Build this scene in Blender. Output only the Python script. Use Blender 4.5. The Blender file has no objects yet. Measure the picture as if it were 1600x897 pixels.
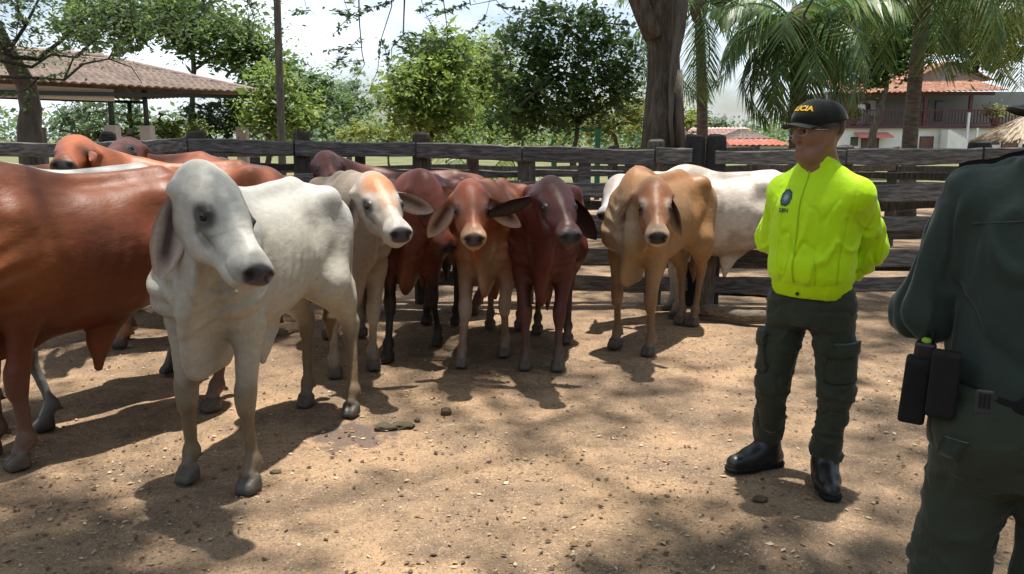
import bpy, bmesh, math, random, time
import numpy as np
from mathutils import Vector, Matrix

T0 = time.time()
SC = bpy.context.scene
COL = SC.collection
R = math.radians

# ------------------------------------------------------------------ camera, sky, sun, exposure
CAM_H, CAM_PITCH, FPX = 1.6, R(10.3), 1280.0
cam_data = bpy.data.cameras.new('camera')
cam_data.sensor_width = 36.0
cam_data.lens = FPX / 1600.0 * 36.0
cam_data.clip_end = 2000
cam_data.clip_start = 0.05
cam = bpy.data.objects.new('camera', cam_data)
cam.location = (0, 0, CAM_H)
cam.rotation_euler = (R(90) - CAM_PITCH, 0, 0)
COL.objects.link(cam)
SC.camera = cam

# direction TO the sun (a little to the right and behind the herd, nearly overhead)
SUN_DIR = Vector((0.09, 0.11, 1.0)).normalized()
SUN_EL = math.asin(SUN_DIR.z)
SUN_AZ = math.atan2(SUN_DIR.x, SUN_DIR.y)          # clockwise from +Y

world = bpy.data.worlds.new('World')
SC.world = world
world.use_nodes = True
wn, wl = world.node_tree.nodes, world.node_tree.links
wn.clear()
w_out = wn.new('ShaderNodeOutputWorld')
w_bg = wn.new('ShaderNodeBackground')
w_sky = wn.new('ShaderNodeTexSky')
w_sky.sky_type = 'NISHITA'
w_sky.sun_disc = False
w_sky.sun_elevation = SUN_EL
w_sky.sun_rotation = SUN_AZ
w_sky.air_density = 1.0
w_sky.dust_density = 2.0
w_sky.ozone_density = 1.5
# thin bright cloud over the whole dome
w_tc = wn.new('ShaderNodeTexCoord')
w_map = wn.new('ShaderNodeMapping')
w_map.inputs['Scale'].default_value = (1.0, 1.0, 2.6)
w_noise = wn.new('ShaderNodeTexNoise')
w_noise.inputs['Scale'].default_value = 2.3
w_noise.inputs['Detail'].default_value = 7
w_noise.inputs['Roughness'].default_value = 0.55
w_ramp = wn.new('ShaderNodeValToRGB')
w_ramp.color_ramp.elements[0].position = 0.42
w_ramp.color_ramp.elements[0].color = (0.08, 0.08, 0.08, 1)
w_ramp.color_ramp.elements[1].position = 0.62
w_ramp.color_ramp.elements[1].color = (0.96, 0.96, 0.96, 1)
w_mix = wn.new('ShaderNodeMix')
w_mix.data_type = 'RGBA'
w_mix.inputs['B'].default_value = (9.2, 10.0, 11.2, 1)
wl.new(w_tc.outputs['Generated'], w_map.inputs['Vector'])
wl.new(w_map.outputs['Vector'], w_noise.inputs['Vector'])
wl.new(w_noise.outputs['Fac'], w_ramp.inputs['Fac'])
wl.new(w_ramp.outputs['Color'], w_mix.inputs['Factor'])
wl.new(w_sky.outputs['Color'], w_mix.inputs['A'])
wl.new(w_mix.outputs['Result'], w_bg.inputs['Color'])
w_bg.inputs['Strength'].default_value = 0.10
wl.new(w_bg.outputs['Background'], w_out.inputs['Surface'])

sun_data = bpy.data.lights.new('sun', 'SUN')
sun_data.energy = 5.0
sun_data.angle = R(1.0)
sun_data.color = (1.0, 0.95, 0.86)
sun = bpy.data.objects.new('sun', sun_data)
sun.rotation_euler = SUN_DIR.to_track_quat('Z', 'Y').to_euler()
sun.location = (0, 0, 30)
COL.objects.link(sun)

SC.view_settings.view_transform = 'Standard'
SC.view_settings.look = 'None'
SC.view_settings.exposure = 0.75
SC.view_settings.gamma = 1.0
SC.view_settings.use_curve_mapping = False
SC.render.engine = 'CYCLES'
SC.cycles.use_denoising = True
SC.cycles.max_bounces = 6
SC.cycles.diffuse_bounces = 3
SC.cycles.glossy_bounces = 2
SC.cycles.transparent_max_bounces = 6

# ------------------------------------------------------------------ picture to place helpers
def ray(x, y):
    a, b = (x - 800) / FPX, -(y - 448.5) / FPX
    c, s = math.cos(CAM_PITCH), math.sin(CAM_PITCH)
    return Vector((a, c + b * s, -s + b * c))

def G(x, y, z=0.0):
    """point at height z seen at photo pixel x, y"""
    r = ray(x, y)
    return Vector((0, 0, CAM_H)) + r * ((z - CAM_H) / r.z)

def at(x, y, Y):
    """point at depth Y seen at photo pixel x, y"""
    r = ray(x, y)
    return Vector((0, 0, CAM_H)) + r * (Y / r.y)

# ------------------------------------------------------------------ object helpers
def link(o, parent=None):
    COL.objects.link(o)
    if parent is not None:
        o.parent = parent
    return o

def tag(o, label=None, cat=None, group=None, kind=None):
    if label: o['label'] = label
    if cat: o['category'] = cat
    if group: o['group'] = group
    if kind: o['kind'] = kind
    return o

def empty(name, loc=(0, 0, 0), rz=0.0):
    o = bpy.data.objects.new(name, None)
    o.location = loc
    o.rotation_euler = (0, 0, rz)
    o.empty_display_size = 0.1
    COL.objects.link(o)
    return o

def mesh_np(name, V, F, mat, parent=None, smooth=True, colors=None, loc=None):
    """V (n,3) array, F list/array of quads or tris -> one mesh object"""
    me = bpy.data.meshes.new(name)
    V = np.asarray(V, dtype=np.float32)
    F = np.asarray(F, dtype=np.int32)
    n, m = F.shape
    me.vertices.add(len(V))
    me.vertices.foreach_set('co', V.ravel())
    me.loops.add(n * m)
    me.loops.foreach_set('vertex_index', F.ravel())
    me.polygons.add(n)
    me.polygons.foreach_set('loop_start', np.arange(0, n * m, m, dtype=np.int32))
    me.polygons.foreach_set('loop_total', np.full(n, m, dtype=np.int32))
    me.polygons.foreach_set('use_smooth', np.full(n, smooth, dtype=bool))
    me.update(calc_edges=True)
    me.validate()
    if colors is not None:
        at_ = me.color_attributes.new('col', 'FLOAT_COLOR', 'POINT')
        c = np.ones((len(V), 4), dtype=np.float32)
        c[:, :3] = colors
        at_.data.foreach_set('color', c.ravel())
    if mat is not None:
        me.materials.append(mat)
    o = bpy.data.objects.new(name, me)
    if loc is not None:
        o.location = loc
    return link(o, parent)

class MB:
    """collects simple shapes; build() links them as one mesh object"""
    def __init__(s):
        s.v, s.f = [], []
    def add(s, vs, fs):
        b = len(s.v)
        s.v += [tuple(v) for v in vs]
        s.f += [tuple(i + b for i in f) for f in fs]
        return s
    def box(s, c, d, rot=None, jit=0.0, rng=None):
        x, y, z = (q / 2 for q in d)
        vs = [Vector((sx * x, sy * y, sz * z)) for sz in (-1, 1) for sy in (-1, 1) for sx in (-1, 1)]
        if jit:
            vs = [v + Vector([(rng.random() - .5) * 2 * jit for _ in range(3)]) for v in vs]
        if rot is not None:
            vs = [rot @ v for v in vs]
        c = Vector(c)
        return s.add([v + c for v in vs], [(0, 2, 3, 1), (4, 5, 7, 6), (0, 1, 5, 4), (2, 6, 7, 3), (0, 4, 6, 2), (1, 3, 7, 5)])
    def bar(s, a, b, w, h, up=(0, 0, 1)):
        a, b = Vector(a), Vector(b)
        d = (b - a)
        x = d.normalized()
        y = Vector(up).cross(x).normalized()
        z = x.cross(y)
        m = Matrix((x, y, z)).transposed()
        return s.box((a + b) / 2, (d.length, w, h), m)
    def tube(s, pts, rad, n=8, caps=True, flute=0.0):
        pts = [Vector(p) for p in pts]
        if not isinstance(rad, (list, tuple)):
            rad = [rad] * len(pts)
        b = len(s.v)
        prev = None
        for i, p in enumerate(pts):
            t = (pts[min(i + 1, len(pts) - 1)] - pts[max(i - 1, 0)]).normalized()
            if prev is None:
                q = Vector((1, 0, 0)) if abs(t.x) < .9 else Vector((0, 1, 0))
                u = (q - t * q.dot(t)).normalized()
            else:
                u = (prev - t * prev.dot(t)).normalized()
            prev = u
            w = t.cross(u)
            for k in range(n):
                a = 2 * math.pi * k / n
                rr = rad[i] * (1 + flute * math.sin(a * 3 + 1.3) + flute * .6 * math.sin(a * 5 + i * .15))
                s.v.append(tuple(p + u * (rr * math.cos(a)) + w * (rr * math.sin(a))))
        for i in range(len(pts) - 1):
            for k in range(n):
                k2 = (k + 1) % n
                s.f.append((b + i * n + k, b + i * n + k2, b + (i + 1) * n + k2, b + (i + 1) * n + k))
        if caps:
            s.f.append(tuple(b + k for k in reversed(range(n))))
            s.f.append(tuple(b + (len(pts) - 1) * n + k for k in range(n)))
        return s
    def lathe(s, prof, c=(0, 0, 0), n=16, rot=None):
        b = len(s.v)
        c = Vector(c)
        for r, z in prof:
            for k in range(n):
                a = 2 * math.pi * k / n
                v = Vector((r * math.cos(a), r * math.sin(a), z))
                if rot is not None: v = rot @ v
                s.v.append(tuple(v + c))
        for i in range(len(prof) - 1):
            for k in range(n):
                k2 = (k + 1) % n
                s.f.append((b + i * n + k, b + i * n + k2, b + (i + 1) * n + k2, b + (i + 1) * n + k))
        s.f.append(tuple(b + k for k in reversed(range(n))))
        s.f.append(tuple(b + (len(prof) - 1) * n + k for k in range(n)))
        return s
    def build(s, name, mat, parent=None, smooth=False, bevel=0.0, loc=None):
        me = bpy.data.meshes.new(name)
        me.from_pydata(s.v, [], s.f)
        if smooth:
            me.polygons.foreach_set('use_smooth', [True] * len(me.polygons))
        me.materials.append(mat)
        o = bpy.data.objects.new(name, me)
        if loc is not None: o.location = loc
        if bevel:
            md = o.modifiers.new('bevel', 'BEVEL')
            md.width = bevel
            md.segments = 2
            md.limit_method = 'ANGLE'
        return link(o, parent)

# ------------------------------------------------------------------ materials
MATS = {}
def mat(name, base=(.5, .5, .5), rough=.7, spec=.3, var=0.0, vscale=6.0, bump=0.0, bscale=60.0, stretch=None,
        color2=None, mscale=2.0, mlo=.4, mhi=.6, attr=None, metallic=0.0, sheen=0.0, transl=None, coat=0.0, bump2=0.0, b2scale=8.0,
        objrand=0.0, subs=0.0):
    """procedural principled material: base (or colour attribute), optional second colour through noise, value variation, bump"""
    if name in MATS: return MATS[name]
    m = bpy.data.materials.new(name)
    m.use_nodes = True
    n, l = m.node_tree.nodes, m.node_tree.links
    p = n['Principled BSDF']
    out = n['Material Output']
    p.inputs['Roughness'].default_value = rough
    p.inputs['Specular IOR Level'].default_value = spec
    p.inputs['Metallic'].default_value = metallic
    if sheen:
        p.inputs['Sheen Weight'].default_value = sheen
        p.inputs['Sheen Roughness'].default_value = .4
    if coat:
        p.inputs['Coat Weight'].default_value = coat
    if subs:
        p.inputs['Subsurface Weight'].default_value = subs
        p.inputs['Subsurface Radius'].default_value = (.02, .008, .004)
    tc = n.new('ShaderNodeTexCoord')
    vec = tc.outputs['Object']
    if stretch:
        mp = n.new('ShaderNodeMapping')
        mp.inputs['Scale'].default_value = stretch
        l.new(vec, mp.inputs['Vector'])
        vec = mp.outputs['Vector']
    if attr:
        a = n.new('ShaderNodeAttribute')
        a.attribute_name = attr
        col = a.outputs['Color']
    else:
        rgb = n.new('ShaderNodeRGB')
        rgb.outputs[0].default_value = (*base, 1)
        col = rgb.outputs[0]
    if color2 is not None:
        nz = n.new('ShaderNodeTexNoise')
        nz.inputs['Scale'].default_value = mscale
        nz.inputs['Detail'].default_value = 6
        nz.inputs['Roughness'].default_value = .65
        l.new(vec, nz.inputs['Vector'])
        rp = n.new('ShaderNodeMapRange')
        rp.inputs['From Min'].default_value = mlo
        rp.inputs['From Max'].default_value = mhi
        l.new(nz.outputs['Fac'], rp.inputs['Value'])
        mx = n.new('ShaderNodeMix'); mx.data_type = 'RGBA'
        l.new(rp.outputs['Result'], mx.inputs['Factor'])
        l.new(col, mx.inputs['A'])
        mx.inputs['B'].default_value = (*color2, 1)
        col = mx.outputs['Result']
    if var or objrand:
        hs = n.new('ShaderNodeHueSaturation')
        val = None
        if var:
            nz = n.new('ShaderNodeTexNoise')
            nz.inputs['Scale'].default_value = vscale
            nz.inputs['Detail'].default_value = 8
            nz.inputs['Roughness'].default_value = .7
            l.new(vec, nz.inputs['Vector'])
            mr = n.new('ShaderNodeMapRange')
            mr.inputs['From Min'].default_value = .25
            mr.inputs['From Max'].default_value = .75
            mr.inputs['To Min'].default_value = 1 - var
            mr.inputs['To Max'].default_value = 1 + var
            l.new(nz.outputs['Fac'], mr.inputs['Value'])
            val = mr.outputs['Result']
        if objrand:
            oi = n.new('ShaderNodeObjectInfo')
            mr2 = n.new('ShaderNodeMapRange')
            mr2.inputs['To Min'].default_value = 1 - objrand
            mr2.inputs['To Max'].default_value = 1 + objrand
            l.new(oi.outputs['Random'], mr2.inputs['Value'])
            if val is None:
                val = mr2.outputs['Result']
            else:
                mm = n.new('ShaderNodeMath'); mm.operation = 'MULTIPLY'
                l.new(val, mm.inputs[0]); l.new(mr2.outputs['Result'], mm.inputs[1])
                val = mm.outputs[0]
        l.new(val, hs.inputs['Value'])
        l.new(col, hs.inputs['Color'])
        col = hs.outputs['Color']
    l.new(col, p.inputs['Base Color'])
    last = None
    for bs, bv in ((b2scale, bump2), (bscale, bump)):
        if not bv: continue
        nz = n.new('ShaderNodeTexNoise')
        nz.inputs['Scale'].default_value = bs
        nz.inputs['Detail'].default_value = 5
        l.new(vec, nz.inputs['Vector'])
        b = n.new('ShaderNodeBump')
        b.inputs['Strength'].default_value = min(1.0, bv)
        b.inputs['Distance'].default_value = .6 / bs
        l.new(nz.outputs['Fac'], b.inputs['Height'])
        if last: l.new(last, b.inputs['Normal'])
        last = b.outputs['Normal']
    if last: l.new(last, p.inputs['Normal'])
    if transl is not None:
        tr = n.new('ShaderNodeBsdfTranslucent')
        l.new(col, tr.inputs['Color'])
        ms = n.new('ShaderNodeMixShader')
        ms.inputs['Fac'].default_value = transl
        l.new(p.outputs['BSDF'], ms.inputs[1])
        l.new(tr.outputs['BSDF'], ms.inputs[2])
        l.new(ms.outputs['Shader'], out.inputs['Surface'])
    MATS[name] = m
    return m

# ------------------------------------------------------------------ implicit-surface kit (one continuous skin for animals, people and cloth)
def fbm(P, scale=1.0, oct=3, seed=0):
    """value noise in numpy, about -1..1"""
    P = np.asarray(P, dtype=np.float64) * scale + 37.1 * (seed + 1)
    out = np.zeros(P.shape[:-1]); amp = 1.0; tot = 0.0
    for o in range(oct):
        i = np.floor(P).astype(np.int64); f = P - i
        f = f * f * (3 - 2 * f)
        def h(dx, dy, dz):
            q = (i[..., 0] + dx) * 73856093 ^ (i[..., 1] + dy) * 19349663 ^ (i[..., 2] + dz) * 83492791 ^ (seed * 2654435 + o * 97)
            q = (q ^ (q >> 13)) * 1274126177
            q = q ^ (q >> 16)
            return (q & 0xffff) / 32767.5 - 1.0
        x, y, z = f[..., 0], f[..., 1], f[..., 2]
        c00 = h(0, 0, 0) * (1 - x) + h(1, 0, 0) * x
        c10 = h(0, 1, 0) * (1 - x) + h(1, 1, 0) * x
        c01 = h(0, 0, 1) * (1 - x) + h(1, 0, 1) * x
        c11 = h(0, 1, 1) * (1 - x) + h(1, 1, 1) * x
        out += amp * ((c00 * (1 - y) + c10 * y) * (1 - z) + (c01 * (1 - y) + c11 * y) * z)
        tot += amp; amp *= .5; P = P * 2.03
    return out / tot

def catmull(xs, ys, n=160):
    """smooth dense samples through the points"""
    xs, ys = np.asarray(xs, float), np.asarray(ys, float)
    m = np.gradient(ys, xs)
    X = np.linspace(xs[0], xs[-1], n)
    i = np.clip(np.searchsorted(xs, X) - 1, 0, len(xs) - 2)
    h = xs[i + 1] - xs[i]; t = (X - xs[i]) / h
    Y = (2*t**3 - 3*t**2 + 1) * ys[i] + (t**3 - 2*t**2 + t) * h * m[i] + (-2*t**3 + 3*t**2) * ys[i+1] + (t**3 - t**2) * h * m[i+1]
    return X, Y

class RC:
    """tapered capsule, optionally squashed along one axis"""
    def __init__(s, a, b, r1, r2, k=.05, ax=None, sq=1.0, col=None, sub=False):
        s.a, s.b = np.array(a, float), np.array(b, float)
        s.r1, s.r2, s.k, s.col, s.sub = r1, r2, k, col, sub
        s.ax = None if ax is None else np.array(ax, float) / np.linalg.norm(ax)
        s.sq = sq
        m = max(r1, r2) * max(1.0, sq if ax is not None else 1.0)
        s.lo = np.minimum(s.a, s.b) - m; s.hi = np.maximum(s.a, s.b) + m
    def __call__(s, P):
        a, b = s.a, s.b
        if s.ax is not None:
            q = 1.0 / s.sq - 1.0
            P = P + (P @ s.ax.astype(P.dtype))[..., None] * (q * s.ax).astype(P.dtype)
            a = a + (a @ s.ax) * q * s.ax; b = b + (b @ s.ax) * q * s.ax
        ba = b - a; L = ba @ ba
        pa = P - a.astype(P.dtype)
        if L > 1e-12:
            t = np.clip((pa @ ba.astype(P.dtype)) / L, 0, 1)
            d = np.linalg.norm(pa - t[..., None] * ba.astype(P.dtype), axis=-1) - (s.r1 + (s.r2 - s.r1) * t)
        else:
            d = np.linalg.norm(pa, axis=-1) - s.r1
        return d * (min(1.0, s.sq) if s.ax is not None else 1.0)

def BALL(c, r, k=.05, ax=None, sq=1.0, col=None, sub=False):
    return RC(c, c, r, r, k, ax, sq, col, sub)

class LOFT:
    """body of super-elliptic sections along a local x axis: rows of x, top, bottom, half width"""
    def __init__(s, rows, k=.06, n=2.3, M=None, col=None):
        rows = np.array(rows, float)
        s.X, s.T = catmull(rows[:, 0], rows[:, 1]); _, s.B = catmull(rows[:, 0], rows[:, 2]); _, s.W = catmull(rows[:, 0], rows[:, 3])
        s.k, s.n, s.col, s.sub = k, n, col, False
        s.M = None if M is None else np.array(M, float)          # world -> local 4x4
        lo = np.array([s.X[0], -s.W.max(), s.B.min()]); hi = np.array([s.X[-1], s.W.max(), s.T.max()])
        if s.M is not None:
            Mi = np.linalg.inv(s.M)
            c = np.array([[x, y, z, 1] for x in (lo[0], hi[0]) for y in (lo[1], hi[1]) for z in (lo[2], hi[2])]) @ Mi.T
            lo, hi = c[:, :3].min(0), c[:, :3].max(0)
        s.lo, s.hi = lo, hi
    def __call__(s, P):
        if s.M is not None:
            P = (P @ s.M[:3, :3].T.astype(P.dtype)) + s.M[:3, 3].astype(P.dtype)
        x = P[..., 0]
        xc = np.clip(x, s.X[0], s.X[-1])
        t, b, w = np.interp(xc, s.X, s.T), np.interp(xc, s.X, s.B), np.interp(xc, s.X, s.W)
        rz = (t - b) / 2; zc = (t + b) / 2
        q = (np.abs(P[..., 1] / w) ** s.n + np.abs((P[..., 2] - zc) / rz) ** s.n) ** (1 / s.n)
        d = (q - 1) * np.minimum(w, rz)
        ex = np.abs(x - xc)
        return np.where(ex > 0, np.sqrt(np.maximum(d, 0) ** 2 + ex ** 2) - .0005, d).astype(P.dtype)

def skin(prims, h, clip_z0=None, clips=(), margin=.10):
    """polygonise the smooth union of prims on a grid of step h; returns V, F(quads)"""
    lo = np.min([p.lo for p in prims if not p.sub], axis=0) - 3 * h - .02
    hi = np.max([p.hi for p in prims if not p.sub], axis=0) + 3 * h + .02
    n = np.ceil((hi - lo) / h).astype(int) + 1
    Fd = np.full(n, 1.0, dtype=np.float32)
    ax = [lo[i] + h * np.arange(n[i]) for i in range(3)]
    for p in prims:
        mg = margin + p.k
        i0 = np.maximum(((p.lo - mg - lo) / h).astype(int), 0)
        i1 = np.minimum(((p.hi + mg - lo) / h).astype(int) + 2, n)
        sl = tuple(slice(i0[i], i1[i]) for i in range(3))
        if any(i1 <= i0): continue
        P = np.stack(np.meshgrid(*[ax[i][sl[i]] for i in range(3)], indexing='ij'), -1).astype(np.float32)
        d = p(P)
        A = Fd[sl]
        if p.sub:
            hh = np.maximum(p.k - np.abs(A + d), 0) / p.k
            Fd[sl] = np.maximum(A, -d) + hh * hh * p.k * .25
        else:
            hh = np.maximum(p.k - np.abs(A - d), 0) / p.k
            Fd[sl] = np.minimum(A, d) - hh * hh * p.k * .25
    if clip_z0 is not None:
        Fd = np.maximum(Fd, (clip_z0 - ax[2])[None, None, :].astype(np.float32))
    for (pt, nr) in clips:                                       # keep the side the normal points away from
        nr = np.array(nr, float); nr /= np.linalg.norm(nr)
        D = ((ax[0] - pt[0]) * nr[0])[:, None, None] + ((ax[1] - pt[1]) * nr[1])[None, :, None] + ((ax[2] - pt[2]) * nr[2])[None, None, :]
        Fd = np.maximum(Fd, D.astype(np.float32))
    return surface_nets(Fd, lo, h)

def surface_nets(Fd, lo, h):
    ins = Fd < 0
    nx, ny, nz = Fd.shape
    c = ins[:-1, :-1, :-1].astype(np.int8)
    for dx, dy, dz in ((1,0,0),(0,1,0),(0,0,1),(1,1,0),(1,0,1),(0,1,1),(1,1,1)):
        c = c + ins[dx:nx-1+dx, dy:ny-1+dy, dz:nz-1+dz]
    act = (c > 0) & (c < 8)
    I = np.argwhere(act)
    idx = np.full(act.shape, -1, dtype=np.int32)
    idx[act] = np.arange(len(I))
    corners = [(0,0,0),(1,0,0),(0,1,0),(1,1,0),(0,0,1),(1,0,1),(0,1,1),(1,1,1)]
    edges = [(0,1),(2,3),(4,5),(6,7),(0,2),(1,3),(4,6),(5,7),(0,4),(1,5),(2,6),(3,7)]
    cv = [Fd[I[:,0]+d[0], I[:,1]+d[1], I[:,2]+d[2]] for d in corners]
    acc = np.zeros((len(I), 3)); cnt = np.zeros(len(I))
    for a, b in edges:
        va, vb = cv[a], cv[b]
        s = (va < 0) != (vb < 0)
        den = np.where(s, va - vb, 1.0)
        t = np.where(s, va / den, 0)
        pa, pb = np.array(corners[a], float), np.array(corners[b], float)
        acc += np.where(s[:, None], pa + t[:, None] * (pb - pa), 0)
        cnt += s
    V = lo + h * (I + acc / cnt[:, None])
    quads = []
    for axis in range(3):
        a = [slice(0, None)] * 3; b = [slice(0, None)] * 3
        a[axis] = slice(0, -1); b[axis] = slice(1, None)
        sa, sb = ins[tuple(a)], ins[tuple(b)]
        E = np.argwhere(sa != sb)
        u, v = [(1, 2), (2, 0), (0, 1)][axis]
        E = E[(E[:, u] > 0) & (E[:, v] > 0) & (E[:, u] < Fd.shape[u] - 1) & (E[:, v] < Fd.shape[v] - 1)]
        fl = sa[E[:, 0], E[:, 1], E[:, 2]]
        def cell(du, dv):
            q = E.copy(); q[:, u] += du; q[:, v] += dv
            return idx[q[:, 0], q[:, 1], q[:, 2]]
        Q = np.stack([cell(-1, -1), cell(0, -1), cell(0, 0), cell(-1, 0)], 1)
        Q[~fl] = Q[~fl][:, ::-1]
        quads.append(Q)
    return V, np.concatenate(quads)

def vnormals(V, F):
    n = np.cross(V[F[:, 2]] - V[F[:, 0]], V[F[:, 3]] - V[F[:, 1]])
    N = np.zeros_like(V)
    for i in range(4):
        np.add.at(N, F[:, i], n)
    return N / np.maximum(np.linalg.norm(N, axis=1, keepdims=True), 1e-9)

def relax(V, F, it=1, lam=.5):
    for _ in range(it):
        S = np.zeros_like(V); c = np.zeros(len(V))
        for i in range(4):
            a, b = F[:, i], F[:, (i + 1) % 4]
            np.add.at(S, a, V[b]); np.add.at(c, a, 1)
            np.add.at(S, b, V[a]); np.add.at(c, b, 1)
        V = V + lam * (S / np.maximum(c, 1)[:, None] - V)
    return V

def prim_colors(V, prims, base, soft=.025):
    """blend the colours the prims carry"""
    W = np.zeros(len(V)); C = np.zeros((len(V), 3))
    for p in prims:
        if p.sub: continue
        w = np.exp(-np.clip(p(V), -.02, .4) / soft)
        C += w[:, None] * np.array(p.col if p.col is not None else base); W += w
    return C / np.maximum(W, 1e-12)[:, None]

def spot(C, V, c, r, col, soft=.5, amt=1.0, ax=None, sq=1.0):
    P = V - np.array(c)
    if ax is not None:
        ax = np.array(ax, float) / np.linalg.norm(ax)
        P = P + np.outer(P @ ax, ax) * (1 / sq - 1)
    d = np.linalg.norm(P, axis=1) / r
    w = np.clip((1 - d) / soft, 0, 1); w = w * w * (3 - 2 * w) * amt
    return C * (1 - w[:, None]) + np.array(col) * w[:, None]

def frame(f, up=(0, 0, 1)):
    """4x4 local->world rotation with x along f, z near up"""
    f = np.array(f, float); f /= np.linalg.norm(f)
    u = np.array(up, float); y = np.cross(u, f); y /= np.linalg.norm(y); z = np.cross(f, y)
    M = np.eye(4); M[:3, 0], M[:3, 1], M[:3, 2] = f, y, z
    return M

# ------------------------------------------------------------------ zebu cattle
M_COAT = mat('cow_coat', attr='col', rough=.46, spec=.32, var=.20, vscale=34, stretch=(.55, 1, 1), bump=.30, bscale=170, bump2=.16, b2scale=18)
M_EYE = mat('cow_eye', (.010, .007, .005), rough=.12, spec=.35)
M_TAG = mat('ear_tag_plastic', (.75, .6, .05), rough=.5)

def leaf_ear(base, tip, open_dir, W, cup=.35, n=14, m=8, thick=.007, bend=0.0):
    """drooping zebu ear: pointed leaf with a cupped inside; returns V, F, inner mask"""
    base, tip, od = (np.array(q, float) for q in (base, tip, open_dir))
    L = np.linalg.norm(tip - base); d = (tip - base) / L
    od = od - d * (od @ d); od /= np.linalg.norm(od)
    side = np.cross(d, od)
    V = []; F = []; inner = []
    us = np.linspace(0, 1, n); vs = np.linspace(-1, 1, m)
    prof = np.interp(us, [0, .06, .2, .42, .65, .85, .95, 1], [.34, .42, .72, 1.0, .92, .58, .3, .05])
    for layer in (0, 1):
        for i, u in enumerate(us):
            for v in vs:
                w = W * prof[i] * .5
                c = w * cup * (1 + 1.2 * (1 - u) ** 3)
                p = base + d * (L * u) + side * (v * w * (1 - .10 * (1 - u))) + od * (c * (v * v - .5) + bend * L * (u * u - u))
                nrm_off = thick * (1 - abs(v) ** 4) * (1 if u < .97 else .3)
                p = p + od * (nrm_off if layer == 0 else -nrm_off)
                V.append(p); inner.append(layer == 0)
    N = n * m
    for layer in (0, 1):
        for i in range(n - 1):
            for j in range(m - 1):
                a = layer * N + i * m + j
                q = (a, a + 1, a + m + 1, a + m)
                F.append(q if layer == 1 else q[::-1])
    for i in range(n - 1):
        for j in (0, m - 1):
            a = i * m + j; q = (a, a + m, a + m + N, a + N)
            F.append(q if j == 0 else q[::-1])
    for j in range(m - 1):
        for i in (0, n - 1):
            a = i * m + j; q = (a, a + N, a + N + 1, a + 1)
            F.append(q if i == 0 else q[::-1])
    return np.array(V), np.array(F), np.array(inner)

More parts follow.
